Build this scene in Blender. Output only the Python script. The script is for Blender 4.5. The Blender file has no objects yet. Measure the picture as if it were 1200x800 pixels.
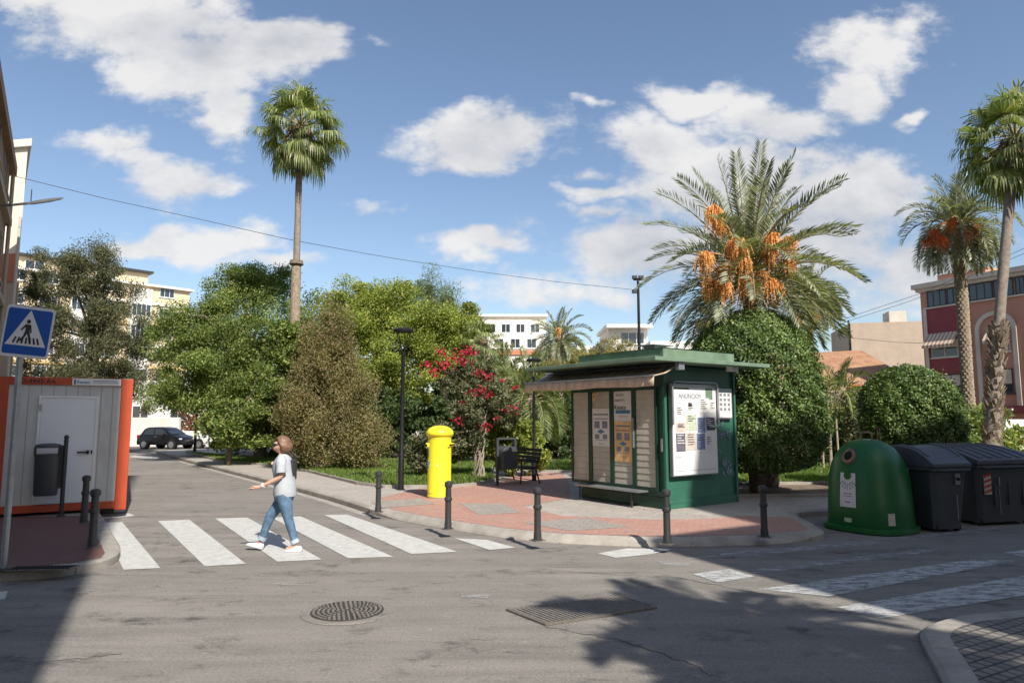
import bpy, bmesh, math, random
import numpy as np
from mathutils import Vector, Matrix, noise as mnoise
R = math.radians
random.seed(4)
rng = np.random.default_rng(11)
scene = bpy.context.scene
COL = scene.collection

# ------------------------------------------------------------------ camera
PITCH = math.atan(88 / 800); CAMZ = 1.9
cd = bpy.data.cameras.new('camera'); cam = bpy.data.objects.new('camera', cd); COL.objects.link(cam)
cd.sensor_width = 36; cd.lens = 24.0; cd.clip_start = 0.05; cd.clip_end = 3000
cam.location = (0, 0, CAMZ); cam.rotation_euler = (R(90) + PITCH, 0, 0)
scene.camera = cam
# ------------------------------------------------------------------ light
SUN_EL = R(43); SH = Vector((-.452, .892, 0)).normalized()      # direction the shadows fall
sl = bpy.data.lights.new('sun', 'SUN'); sun = bpy.data.objects.new('sun', sl); COL.objects.link(sun)
sl.energy = 5.0; sl.angle = R(.53); sl.color = (1, .945, .86)
sun.rotation_euler = Vector((SH.x * math.cos(SUN_EL), SH.y * math.cos(SUN_EL), -math.sin(SUN_EL))).to_track_quat('-Z', 'Y').to_euler()
SKY = .12
scene.cycles.max_bounces = 5; scene.cycles.diffuse_bounces = 3; scene.cycles.glossy_bounces = 2; scene.cycles.transmission_bounces = 2; scene.cycles.transparent_max_bounces = 6
scene.cycles.use_adaptive_sampling = True; scene.cycles.adaptive_threshold = .025
scene.cycles.caustics_reflective = False; scene.cycles.caustics_refractive = False
scene.view_settings.view_transform = 'Standard'; scene.view_settings.look = 'None'
scene.view_settings.gamma = 1; scene.view_settings.use_curve_mapping = False
scene.view_settings.exposure = .38

world = bpy.data.worlds.new('World'); scene.world = world; world.use_nodes = True
def build_world():
    nt = world.node_tree; N = nt.nodes; L = nt.links; N.clear()
    def n(t, **k):
        x = N.new(t)
        for a, b in k.items(): setattr(x, a, b)
        return x
    def math_(op, a, b=None, c=None, clamp=False):
        x = n('ShaderNodeMath', operation=op, use_clamp=clamp)
        for i, q in enumerate((a, b, c)):
            if q is None: continue
            if isinstance(q, (int, float)): x.inputs[i].default_value = q
            else: L.new(q, x.inputs[i])
        return x.outputs[0]
    sky = n('ShaderNodeTexSky', sky_type='NISHITA', sun_disc=False, sun_elevation=SUN_EL,
            sun_rotation=math.atan2(-SH.x, -SH.y), air_density=1.0, dust_density=1.1, ozone_density=1.3, altitude=50)
    bs = n('ShaderNodeBackground'); bs.inputs[1].default_value = SKY
    L.new(sky.outputs[0], bs.inputs[0])
    geo = n('ShaderNodeNewGeometry')
    sep = n('ShaderNodeSeparateXYZ'); 
    tc = n('ShaderNodeTexCoord'); L.new(tc.outputs['Generated'], sep.inputs[0])
    ay = math_('MAXIMUM', math_('ABSOLUTE', sep.outputs[1]), .05)
    tx = math_('DIVIDE', sep.outputs[0], ay); tz = math_('DIVIDE', sep.outputs[2], ay)
    com = n('ShaderNodeCombineXYZ'); L.new(tx, com.inputs[0]); L.new(tz, com.inputs[1])
    def noise(scale, det, rough, off=(0, 0, 0), sy=1.6):
        mp = n('ShaderNodeMapping'); mp.inputs['Location'].default_value = off; mp.inputs['Scale'].default_value = (1, sy, 1)
        L.new(com.outputs[0], mp.inputs[0])
        x = n('ShaderNodeTexNoise'); x.inputs['Scale'].default_value = scale; x.inputs['Detail'].default_value = det
        x.inputs['Roughness'].default_value = rough; L.new(mp.outputs[0], x.inputs['Vector']); return x
    warp = noise(5, 4, .55)
    wv = n('ShaderNodeVectorMath', operation='MULTIPLY_ADD'); L.new(warp.outputs['Color'], wv.inputs[0])
    wv.inputs[1].default_value = (.20, .13, 0); wv.inputs[2].default_value = (-.10, -.065, 0)
    pv = n('ShaderNodeVectorMath', operation='ADD'); L.new(com.outputs[0], pv.inputs[0]); L.new(wv.outputs[0], pv.inputs[1])
    # each cloud: azimuth tangent, elevation tangent, half width, half height, weight
    clouds = [(-.60,.615,.155,.075,1),(-.50,.54,.13,.07,1),(-.375,.575,.11,.05,1),(-.44,.47,.055,.05,.9),(-.33,.565,.06,.03,.7),(-.70,.66,.14,.06,1),
      (-.62,.40,.075,.035,.75),(-.505,.365,.08,.035,.8),(-.565,.38,.06,.03,.7),(-.055,.425,.125,.038,1),(.01,.415,.05,.025,.8),(-.12,.42,.03,.02,.5),
      (-.48,.258,.12,.036,.95),(-.56,.26,.07,.022,.8),(-.36,.235,.07,.02,.6),(-.05,.25,.085,.018,.7),(-.10,.245,.04,.013,.55),
      (.57,.56,.10,.05,.85),(.51,.51,.06,.045,.8),(.64,.60,.05,.03,.6),(.60,.46,.035,.012,.65),
      (.28,.49,.08,.03,.8),(.24,.42,.11,.045,.9),(.38,.45,.085,.04,.75),(.33,.36,.15,.07,.95),(.44,.40,.07,.03,.6),
      (.52,.33,.12,.075,1),(.22,.25,.16,.06,.85),(.40,.25,.18,.08,.95),(.62,.20,.14,.06,.7),(.06,.185,.12,.035,.6),
      (.11,.315,.04,.014,.6),(.125,.345,.045,.013,.55),(.10,.47,.022,.009,.45),(.115,.375,.02,.01,.4),(.80,.17,.10,.04,.6),(-.19,.32,.03,.01,.3)]
    best = None
    for cx, cz, rx, rz, w in clouds:
        s = n('ShaderNodeVectorMath', operation='SUBTRACT'); L.new(pv.outputs[0], s.inputs[0]); s.inputs[1].default_value = (cx, cz, 0)
        m = n('ShaderNodeVectorMath', operation='MULTIPLY'); L.new(s.outputs[0], m.inputs[0]); m.inputs[1].default_value = (1 / rx, 1 / rz, 0)
        l = n('ShaderNodeVectorMath', operation='LENGTH'); L.new(m.outputs[0], l.inputs[0])
        d = math_('MULTIPLY', math_('SUBTRACT', 1.25, l.outputs['Value']), w)
        best = d if best is None else math_('MAXIMUM', best, d)
    f1 = noise(10, 10, .62, (3, 1, 0)); f2 = noise(2.6, 5, .5, (1.3, 4, 0))
    dens = math_('ADD', best, math_('MULTIPLY', math_('SUBTRACT', f1.outputs['Fac'], .5), 1.9))
    mr = n('ShaderNodeMapRange', interpolation_type='SMOOTHSTEP'); L.new(dens, mr.inputs[0])
    mr.inputs[1].default_value = -.02; mr.inputs[2].default_value = .62; mr.inputs[3].default_value = 0; mr.inputs[4].default_value = .93
    # cloud shading painted in: noise mixes grey and white into the cloud colour
    shade = n('ShaderNodeMapRange'); L.new(math_('ADD', math_('MULTIPLY', f2.outputs['Fac'], .75), math_('MULTIPLY', f1.outputs['Fac'], .35)), shade.inputs[0])
    shade.inputs[1].default_value = .40; shade.inputs[2].default_value = .60
    mx = n('ShaderNodeMix', data_type='RGBA'); L.new(shade.outputs[0], mx.inputs[0])
    mx.inputs[6].default_value = (.50, .515, .56, 1); mx.inputs[7].default_value = (.80, .79, .78, 1)
    bc = n('ShaderNodeBackground'); L.new(mx.outputs[2], bc.inputs[0]); bc.inputs[1].default_value = .86
    ms = n('ShaderNodeMixShader'); L.new(mr.outputs[0], ms.inputs[0]); L.new(bs.outputs[0], ms.inputs[1]); L.new(bc.outputs[0], ms.inputs[2])
    out = n('ShaderNodeOutputWorld'); L.new(ms.outputs[0], out.inputs[0])
build_world()

# ------------------------------------------------------------------ survey helpers (photo pixel -> place in the world)
def ray(u, v):
    dx = (u - 600) / 800; dy = (400 - v) / 800; c, s = math.cos(PITCH), math.sin(PITCH)
    return Vector((dx, c - dy * s, s + dy * c))
def G(u, v, z=0):
    r = ray(u, v); t = (z - CAMZ) / r.z; return Vector((t * r.x, t * r.y, z))
def P(u, v, Y):
    r = ray(u, v); t = Y / r.y; return Vector((t * r.x, Y, CAMZ + t * r.z))
class Facade:                                   # a vertical plane through A and B (ground plan)
    def __init__(s, A, B):
        s.A = Vector(A); s.d = (Vector(B) - s.A).normalized(); s.rz = math.atan2(s.d.y, s.d.x)
    def __call__(s, u, v):
        r = ray(u, v); n_ = Vector((-s.d.y, s.d.x)); t = s.A.dot(n_) / (r.x * n_.x + r.y * n_.y)
        p = Vector((r.x * t, r.y * t)); return (p - s.A).dot(s.d), CAMZ + t * r.z

# ------------------------------------------------------------------ materials
def new_mat(name):
    m = bpy.data.materials.new(name); m.use_nodes = True
    nt = m.node_tree; b = nt.nodes['Principled BSDF']; return m, nt, b
def lk(nt, a, b): nt.links.new(a, b)
def tex(nt, typ, scale, coord='Object', detail=6, rough=.6, mapping=None):
    tc = nt.nodes.new('ShaderNodeTexCoord'); t = nt.nodes.new(typ)
    src = tc.outputs[coord]
    if mapping:
        mp = nt.nodes.new('ShaderNodeMapping'); lk(nt, src, mp.inputs[0]); mp.inputs['Scale'].default_value = mapping.get('s', (1, 1, 1)); mp.inputs['Rotation'].default_value = mapping.get('r', (0, 0, 0)); src = mp.outputs[0]
    lk(nt, src, t.inputs['Vector'])
    if 'Scale' in t.inputs: t.inputs['Scale'].default_value = scale
    if typ == 'ShaderNodeTexVoronoi': t.voronoi_dimensions = '2D'
    if 'Detail' in t.inputs: t.inputs['Detail'].default_value = detail
    if 'Roughness' in t.inputs: t.inputs['Roughness'].default_value = rough
    return t
def ramp(nt, fac, stops):
    r = nt.nodes.new('ShaderNodeValToRGB'); lk(nt, fac, r.inputs[0])
    e = r.color_ramp.elements
    while len(e) < len(stops): e.new(.5)
    for x, (p, c) in zip(e, stops): x.position = p; x.color = (c[0], c[1], c[2], 1) if not isinstance(c, (int, float)) else (c, c, c, 1)
    return r.outputs[0]
def mixc(nt, fac, a, b, blend='MIX'):
    m = nt.nodes.new('ShaderNodeMix'); m.data_type = 'RGBA'; m.blend_type = blend
    for i, q in ((0, fac), (6, a), (7, b)):
        if isinstance(q, (int, float)): m.inputs[i].default_value = q
        elif isinstance(q, tuple): m.inputs[i].default_value = (*q[:3], 1)
        else: lk(nt, q, m.inputs[i])
    return m.outputs[2]
def bump(nt, b, h, strength=.3, dist=.01):
    x = nt.nodes.new('ShaderNodeBump'); x.inputs['Strength'].default_value = strength; x.inputs['Distance'].default_value = dist
    lk(nt, h, x.inputs['Height']); lk(nt, x.outputs[0], b.inputs['Normal'])
def mt(name, col, rough=.6, metal=0, var=.16, scale=4, bmp=.0, fine=60, dirt=None, dirt_amt=.5, coord='Object'):
    m, nt, b = new_mat(name); b.inputs['Roughness'].default_value = rough; b.inputs['Metallic'].default_value = metal
    t = tex(nt, 'ShaderNodeTexNoise', scale, coord, 8, .65)
    c = ramp(nt, t.outputs['Fac'], [(.3, tuple(x * (1 - var) for x in col)), (.7, tuple(min(1, x * (1 + var)) for x in col))])
    if dirt:
        d = tex(nt, 'ShaderNodeTexNoise', scale * .6, coord, 10, .75, {'s': (1, 1, .35)})
        f = ramp(nt, d.outputs['Fac'], [(.5, 0), (.72, dirt_amt)]); c = mixc(nt, f, c, dirt)
    lk(nt, c, b.inputs['Base Color'])
    if bmp:
        t2 = tex(nt, 'ShaderNodeTexNoise', fine, coord, 4, .6); bump(nt, b, t2.outputs['Fac'], bmp, .01)
    return m
def leaf_mat(name, cols, trans=.35, rough=.5, spec=.35):
    m, nt, b = new_mat(name); g = nt.nodes.new('ShaderNodeNewGeometry')
    k = len(cols); c = ramp(nt, g.outputs['Random Per Island'], [(i / max(1, k - 1), cols[i]) for i in range(k)])
    t = tex(nt, 'ShaderNodeTexNoise', .9, 'Object', 3, .5); f = ramp(nt, t.outputs['Fac'], [(.35, .72), (.65, 1.18)])
    c = mixc(nt, 1.0, c, f, 'MULTIPLY')
    lk(nt, c, b.inputs['Base Color']); b.inputs['Roughness'].default_value = rough; b.inputs['Specular IOR Level'].default_value = spec
    tr = nt.nodes.new('ShaderNodeBsdfTranslucent'); lk(nt, mixc(nt, 1.0, c, (1.5, 1.6, .6), 'MULTIPLY'), tr.inputs[0])
    mx = nt.nodes.new('ShaderNodeMixShader'); mx.inputs[0].default_value = trans
    lk(nt, b.outputs[0], mx.inputs[1]); lk(nt, tr.outputs[0], mx.inputs[2]); lk(nt, mx.outputs[0], nt.nodes['Material Output'].inputs[0]); return m
M = {}
def build_materials():
    # asphalt: worn, warm grey, fine stone speckle, patches, stains
    def asphalt(name, a, b_):
        m, nt, b = new_mat(name); b.inputs['Roughness'].default_value = .88; b.inputs['Specular IOR Level'].default_value = .3
        big = tex(nt, 'ShaderNodeTexNoise', .35, 'Object', 7, .6); c = ramp(nt, big.outputs['Fac'], [(.35, tuple(x * .9 for x in a)), (.5, a), (.62, b_)])
        mid = tex(nt, 'ShaderNodeTexNoise', 2.3, 'Object', 10, .72, {'s': (.6, 1.3, 1), 'r': (0, 0, .3)}); c = mixc(nt, ramp(nt, mid.outputs['Fac'], [(.52, 0), (.75, .6)]), c, tuple(x * 1.35 for x in b_))
        c = mixc(nt, ramp(nt, mid.outputs['Fac'], [(.28, .7), (.43, 0)]), c, tuple(x * .62 for x in a))
        lane = tex(nt, 'ShaderNodeTexNoise', .55, 'Object', 5, .6, {'s': (.35, 2.4, 1), 'r': (0, 0, -.1)}); c = mixc(nt, .8, c, ramp(nt, lane.outputs['Fac'], [(.36, .62), (.64, 1.38)]), 'MULTIPLY')
        sp = tex(nt, 'ShaderNodeTexVoronoi', 95, 'Object'); c = mixc(nt, .55, c, ramp(nt, sp.outputs['Color'], [(.05, tuple(x * .45 for x in a)), (.5, a), (.95, tuple(min(1, x * 2.1) for x in b_))]))
        sp2 = tex(nt, 'ShaderNodeTexNoise', 40, 'Object', 4, .8); c = mixc(nt, .6, c, ramp(nt, sp2.outputs['Fac'], [(.3, .55), (.7, 1.5)]), 'MULTIPLY')
        st = tex(nt, 'ShaderNodeTexVoronoi', 1.1, 'Object'); wn = tex(nt, 'ShaderNodeTexNoise', 6, 'Object', 6, .7)
        add = nt.nodes.new('ShaderNodeMath'); add.operation = 'MULTIPLY_ADD'; lk(nt, wn.outputs['Fac'], add.inputs[0]); add.inputs[1].default_value = .35; lk(nt, st.outputs['Distance'], add.inputs[2])
        c = mixc(nt, ramp(nt, add.outputs[0], [(.235, .8), (.29, 0)]), c, tuple(x * .42 for x in a))
        dt = tex(nt, 'ShaderNodeTexVoronoi', 1.4, 'Object', mapping={'s': (.6, 1.3, 1)}); c = mixc(nt, ramp(nt, dt.outputs['Distance'], [(.018, .8), (.045, 0)]), c, tuple(x * .4 for x in a))
        pw = tex(nt, 'ShaderNodeTexNoise', 3.6, 'Object', 12, .8); c = mixc(nt, ramp(nt, pw.outputs['Fac'], [(.575, 0), (.66, .8)]), c, tuple(x * 2.0 for x in b_))
        # fine cracks
        cr = tex(nt, 'ShaderNodeTexVoronoi', .42, 'Object'); cr.feature = 'DISTANCE_TO_EDGE'
        wv = nt.nodes.new('ShaderNodeVectorMath'); wv.operation = 'MULTIPLY_ADD'; w3 = tex(nt, 'ShaderNodeTexNoise', 3, 'Object', 6, .7)
        tcn = nt.nodes.new('ShaderNodeTexCoord'); lk(nt, w3.outputs['Color'], wv.inputs[0]); wv.inputs[1].default_value = (.5, .5, 0); lk(nt, tcn.outputs['Object'], wv.inputs[2]); lk(nt, wv.outputs[0], cr.inputs['Vector'])
        ck = tex(nt, 'ShaderNodeTexNoise', .22, 'Object', 3, .5)
        c = mixc(nt, mixc(nt, 1.0, ramp(nt, cr.outputs['Distance'], [(.0, .55), (.005, 0)]), ramp(nt, ck.outputs['Fac'], [(.50, 0), (.62, 1)]), 'MULTIPLY'), c, tuple(x * .4 for x in a))
        for sc_, lo, hi, amt, col, mp_ in ((2.0, .50, .62, .6, (.235, .215, .19), {'s': (.7, 1.5, 1), 'r': (0, 0, .2)}), (.9, .45, .68, .55, (.06, .055, .05), {'s': (.28, 3.4, 1), 'r': (0, 0, .12)}),
                                           (1.4, .54, .64, .9, (.045, .042, .038), {'s': (1, 1.6, 1), 'r': (0, 0, -.3)}), (9, .60, .66, .9, (.40, .38, .34), {'s': (.7, 1.8, 1)})):
            w_ = tex(nt, 'ShaderNodeTexNoise', sc_, 'Object', 14, .78, mp_); gm = tex(nt, 'ShaderNodeTexNoise', .31 + sc_ * .01, 'Object', 2, .5)
            f_ = mixc(nt, 1.0, ramp(nt, w_.outputs['Fac'], [(lo, 0), (hi, amt)]), ramp(nt, gm.outputs['Fac'], [(.38, .45), (.6, 1)]), 'MULTIPLY')
            gr_ = mixc(nt, 1.0, col, ramp(nt, sp2.outputs['Fac'], [(.3, .65), (.7, 1.35)]), 'MULTIPLY'); c = mixc(nt, f_, c, gr_)
        lk(nt, c, b.inputs['Base Color']); bump(nt, b, sp2.outputs['Fac'], .55, .012); return m
    M['asphalt'] = asphalt('asphalt', (.114, .104, .093), (.160, .146, .130))
    M['asphalt_dark'] = asphalt('asphalt_patch', (.13, .122, .116), (.17, .160, .152))
    M['ground'] = mt('dry_ground', (.20, .17, .13), .95, var=.3, scale=.5, bmp=.4)
    # paint with wear
    def paint(name, wear0, wear1, col=(.56, .55, .52)):
        m, nt, b = new_mat(name); b.inputs['Roughness'].default_value = .7
        t = tex(nt, 'ShaderNodeTexNoise', 7, 'Object', 8, .7); c = ramp(nt, t.outputs['Fac'], [(.3, tuple(x * .72 for x in col)), (.6, col)])
        lk(nt, c, b.inputs['Base Color'])
        w = tex(nt, 'ShaderNodeTexNoise', 5, 'Object', 12, .85, {'s': (.7, 2.2, 1), 'r': (0, 0, -.28)}); a = ramp(nt, w.outputs['Fac'], [(wear0, 0), (wear1, 1)])
        cr = tex(nt, 'ShaderNodeTexVoronoi', 5.5, 'Object'); cr.feature = 'DISTANCE_TO_EDGE'; a = mixc(nt, 1.0, a, ramp(nt, cr.outputs['Distance'], [(.003, .75 if wear0 < .3 else .5), (.010, 1)]), 'MULTIPLY')
        lk(nt, a, b.inputs['Alpha']); return m
    M['paint'] = paint('road_paint', .28, .42); M['paint_worn'] = paint('road_paint_worn', .44, .58, (.46, .46, .46)); M['paint_mid'] = paint('road_paint_cracked', .40, .53, (.52, .52, .51))
    # paving tiles
    def tiles(name, c1, c2, mortar, w, h, rz, bumps=0, grime=.3):
        m, nt, b = new_mat(name); b.inputs['Roughness'].default_value = .8
        t = tex(nt, 'ShaderNodeTexBrick', 1, 'Object', mapping={'r': (0, 0, rz)}); t.offset = 0 if bumps else .5
        t.inputs['Color1'].default_value = (*c1, 1); t.inputs['Color2'].default_value = (*c2, 1); t.inputs['Mortar'].default_value = (*mortar, 1)
        t.inputs['Brick Width'].default_value = w; t.inputs['Row Height'].default_value = h; t.inputs['Mortar Size'].default_value = .006 if w > .15 else .012; t.inputs['Mortar Smooth'].default_value = .2
        n_ = tex(nt, 'ShaderNodeTexNoise', 1.3, 'Object', 9, .7); c = mixc(nt, ramp(nt, n_.outputs['Fac'], [(.42, 0), (.7, grime)]), t.outputs['Color'], (.33, .29, .25))
        n2 = tex(nt, 'ShaderNodeTexNoise', 14, 'Object', 6, .7); c = mixc(nt, .7, c, ramp(nt, n2.outputs['Fac'], [(.3, .72), (.7, 1.2)]), 'MULTIPLY')
        lk(nt, c, b.inputs['Base Color'])
        if bumps:
            v = tex(nt, 'ShaderNodeTexVoronoi', 1 / bumps, 'Object', mapping={'r': (0, 0, rz)}); v.inputs['Randomness'].default_value = 0
            h_ = ramp(nt, v.outputs['Distance'], [(.25, 1), (.36, 0)]); bump(nt, b, h_, 1, .012)
            lk(nt, mixc(nt, ramp(nt, v.outputs['Distance'], [(.30, 0), (.42, .72)]), c, tuple(x * .28 for x in c1)), b.inputs['Base Color'])
        else: bump(nt, b, t.outputs['Fac'], -.4, .008)
        return m
    M['tile_red'] = tiles('red_paving', (.42, .215, .165), (.47, .26, .20), (.27, .18, .15), .2, .1, .28)
    M['tile_grey'] = tiles('grey_paving', (.30, .27, .24), (.35, .31, .275), (.18, .16, .15), .2, .2, .28)
    M['tile_tan'] = tiles('concrete_paving', (.37, .335, .295), (.42, .38, .335), (.24, .21, .19), .4, .4, .62, grime=.5)
    M['tile_tactile'] = tiles('tactile_paving', (.33, .15, .125), (.37, .175, .145), (.19, .11, .1), .2, .2, .2, .05)
    M['tile_cobble'] = tiles('grey_tactile_paving', (.16, .148, .13), (.22, .20, .175), (.035, .033, .03), .105, .105, -.5, 0)
    M['kerb'] = mt('kerb_concrete', (.33, .30, .26), .85, var=.25, scale=3, bmp=.4, dirt=(.17, .15, .13))
    M['concrete'] = mt('concrete', (.34, .31, .28), .9, var=.22, scale=2, bmp=.3, dirt=(.2, .17, .14))
    M['soil'] = mt('soil', (.17, .125, .085), .95, var=.35, scale=5, bmp=.8)
    M['grassbase'] = mt('lawn_base', (.085, .13, .03), .95, var=.4, scale=4, bmp=.8)
    # vegetation
    M['lf_grass'] = leaf_mat('grass_blades', [(.10, .17, .03), (.16, .24, .05), (.22, .26, .08)], .4)
    M['lf_ficus'] = leaf_mat('ficus_leaf', [(.03, .06, .015), (.08, .14, .03), (.14, .21, .05), (.30, .36, .13)], .25, .45, .4)
    M['lf_green'] = leaf_mat('green_leaf', [(.05, .09, .02), (.13, .19, .045), (.23, .29, .08), (.42, .44, .16)], .4)
    M['lf_yellow'] = leaf_mat('yellow_green_leaf', [(.09, .13, .025), (.21, .27, .05), (.34, .38, .08), (.50, .50, .15)], .4)
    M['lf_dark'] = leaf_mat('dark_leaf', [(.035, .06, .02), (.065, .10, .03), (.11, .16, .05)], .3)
    M['lf_olive'] = leaf_mat('olive_leaf', [(.05, .06, .03), (.10, .115, .055), (.19, .20, .10), (.14, .10, .06)], .3)
    M['lf_brown'] = leaf_mat('dry_conifer_leaf', [(.11, .125, .045), (.21, .20, .08), (.34, .27, .15), (.29, .20, .11), (.18, .22, .065)], .35, .7)
    M['lf_feather'] = leaf_mat('feathery_leaf', [(.11, .15, .06), (.18, .22, .09), (.25, .28, .12)], .4)
    M['lf_tamarisk'] = leaf_mat('tamarisk_leaf', [(.26, .22, .08), (.34, .30, .12), (.22, .22, .09)], .4)
    M['lf_bougain'] = leaf_mat('bougainvillea_leaf', [(.08, .11, .05), (.14, .17, .08), (.21, .22, .13), (.24, .20, .13)], .3)
    M['flower_red'] = leaf_mat('red_flower', [(.30, .012, .035), (.46, .02, .06), (.55, .06, .10)], .3)
    M['flower_pink'] = leaf_mat('pink_flower', [(.5, .12, .10), (.6, .25, .2), (.35, .05, .06), (.2, .22, .06)], .35)
    M['lf_fan'] = leaf_mat('fan_frond', [(.09, .13, .04), (.17, .22, .07), (.27, .31, .12), (.40, .38, .20)], .35, .4, .5)
    M['lf_date'] = leaf_mat('date_frond', [(.12, .145, .09), (.20, .225, .14), (.30, .32, .21), (.38, .39, .27)], .25, .4, .5)
    M['lf_dead'] = leaf_mat('dead_frond', [(.20, .13, .07), (.28, .19, .11), (.14, .09, .05)], .2, .8)
    M['rachis'] = mt('frond_stem', (.30, .27, .13), .6)
    M['date_fruit'] = leaf_mat('date_fruit', [(.85, .38, .11), (.95, .55, .22), (.66, .27, .08)], .15, .5)
    M['date_fruit_red'] = leaf_mat('date_fruit_red', [(.72, .13, .03), (.85, .24, .05), (.6, .09, .03)], .15, .5)
    M['bark'] = mt('bark', (.17, .13, .10), .95, var=.35, scale=9, bmp=.9, fine=30)
    M['bark_pale'] = mt('pale_bark', (.30, .25, .19), .95, var=.3, scale=9, bmp=.9, fine=30)
    M['bark_palm'] = mt('palm_bark', (.25, .205, .165), .95, var=.35, scale=8, bmp=.9, fine=25)
    M['bark_date'] = mt('date_palm_bark', (.30, .235, .17), .95, var=.4, scale=10, bmp=.9, fine=25)
    # metals, plastics, cloth
    M['iron'] = mt('dark_painted_iron', (.045, .047, .05), .5, .3, scale=14, bmp=.15, dirt=(.12, .09, .07), dirt_amt=.35)
    M['lamp_black'] = mt('lamp_black', (.022, .023, .026), .4, .4, scale=14)
    M['steel'] = mt('galvanised_steel', (.36, .38, .40), .42, .7, scale=12)
    M['yellow'] = mt('post_yellow', (.86, .72, .03), .38, 0, var=.05, scale=5, dirt=(.6, .4, .04), dirt_amt=.35)
    M['green_paint'] = mt('kiosk_green', (.035, .135, .09), .42, 0, var=.22, scale=2.2, bmp=.12, fine=20, dirt=(.05, .15, .11), dirt_amt=.7)
    M['green_roof'] = mt('kiosk_roof_green', (.15, .225, .155), .7, 0, var=.3, scale=2, bmp=.15, dirt=(.16, .22, .13), dirt_amt=.8)
    M['dark_green'] = mt('kiosk_frame_green', (.012, .05, .032), .45, 0, scale=8)
    M['blind'] = mt('cream_blind', (.50, .47, .40), .6, 0, var=.1, scale=3, dirt=(.30, .26, .20), dirt_amt=.5)
    M['awning'] = mt('awning_cloth', (.58, .45, .34), .9, 0, var=.15, scale=3, bmp=.2, dirt=(.2, .13, .1), dirt_amt=.5)
    M['white_paint'] = mt('white_paint', (.74, .74, .73), .5, 0, var=.06, scale=4)
    M['paper'] = mt('paper', (.72, .71, .68), .8, 0, var=.08, scale=9)
    M['paper_blue'] = mt('paper_blue', (.20, .25, .42), .8, 0, var=.5, scale=26)
    M['paper_dark'] = mt('paper_dark', (.13, .12, .15), .8, 0, var=.8, scale=30)
    M['paper_red'] = mt('paper_tan', (.56, .48, .42), .8, 0, var=.3, scale=26)
    M['paper_green'] = mt('paper_green', (.5, .55, .42), .8, 0, var=.3, scale=26)
    M['paper_orange'] = mt('poster_orange', (.74, .48, .22), .8, 0, var=.2, scale=10)
    M['ink'] = mt('ink', (.03, .03, .035), .7); M['ink_blue'] = mt('ink_blue', (.07, .22, .36), .7); M['ink_grey'] = mt('ink_grey', (.22, .23, .27), .7)
    M['graffiti'] = mt('graffiti_paint', (.36, .37, .55), .6)
    M['orange'] = mt('cabin_orange', (.44, .065, .022), .45, 0, var=.1, scale=3, dirt=(.3, .06, .03), dirt_amt=.4)
    M['panel'] = mt('cabin_grey', (.52, .53, .52), .5, 0, var=.07, scale=2, dirt=(.30, .29, .26), dirt_amt=.55)
    M['door_white'] = mt('cabin_door_white', (.70, .72, .76), .4, 0, var=.03, scale=2)
    M['blue'] = mt('sign_blue', (.01, .09, .40), .35, 0, var=.05); M['sign_white'] = mt('sign_white', (.72, .73, .75), .35, 0, var=.04)
    M['bin_green'] = mt('igloo_green', (.010, .115, .025), .4, 0, var=.12, scale=3, bmp=.08, fine=8, dirt=(.05, .12, .05), dirt_amt=.4)
    M['bin_grey'] = mt('container_grey', (.055, .060, .066), .5, 0, var=.12, scale=3, dirt=(.10, .095, .09), dirt_amt=.5)
    M['bin_lid'] = mt('container_lid', (.085, .088, .105), .45, 0, var=.12, scale=3, dirt=(.13, .12, .12), dirt_amt=.5)
    M['rubber'] = mt('rubber', (.02, .02, .02), .8); M['rust'] = mt('rusty_ring', (.30, .19, .12), .8, .2, var=.4, scale=30)
    M['hole'] = mt('dark_hole', (.008, .008, .008), .9)
    M['castiron'] = mt('cast_iron', (.17, .15, .125), .7, .2, var=.3, scale=30, bmp=.4)
    M['grate_bar'] = mt('worn_grate', (.24, .215, .19), .6, .3, var=.3, scale=30); M['castiron_dark'] = mt('dark_cast_iron', (.05, .045, .04), .7, .2, var=.3, scale=30); M['car_black'] = mt('car_black', (.015, .015, .018), .2, .3, var=.02); M['car_white'] = mt('car_white', (.75, .75, .74), .25, 0, var=.02)
    M['rim'] = mt('wheel_rim', (.6, .6, .62), .3, .8); M['lamp_red'] = mt('tail_lamp', (.35, .02, .02), .3)
    m, nt, b = new_mat('window_glass'); b.inputs['Base Color'].default_value = (.03, .04, .05, 1); b.inputs['Roughness'].default_value = .06; b.inputs['Specular IOR Level'].default_value = .9; M['glass'] = m
    m, nt, b = new_mat('lamp_glass'); b.inputs['Base Color'].default_value = (.6, .6, .58, 1); b.inputs['Roughness'].default_value = .3; b.inputs['Alpha'].default_value = .35; M['lamp_glass'] = m
    # buildings
    for k, c in dict(w_pink=(.47, .235, .165), w_crimson=(.23, .05, .06), w_cream=(.66, .54, .36), w_gable=(.78, .72, .60), w_white=(.72, .69, .63), w_yellow=(.66, .48, .22), w_brown=(.30, .19, .12),
                     w_beige=(.50, .40, .30), w_salmon=(.55, .20, .11), w_tan=(.42, .33, .25), w_stone=(.55, .50, .43), w_grey=(.35, .33, .31)).items():
        M[k] = mt(k[2:] + '_render', c, .85, 0, var=.10, scale=.9, bmp=.12, fine=14, dirt=tuple(x * .7 for x in c), dirt_amt=.5)
    m, nt, b = new_mat('roof_tiles'); w = tex(nt, 'ShaderNodeTexWave', 2.2, 'Object', mapping={'s': (1, 1, 1)}); w.bands_direction = 'X'; n_ = tex(nt, 'ShaderNodeTexNoise', 1.4, 'Object', 9, .75)
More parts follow.
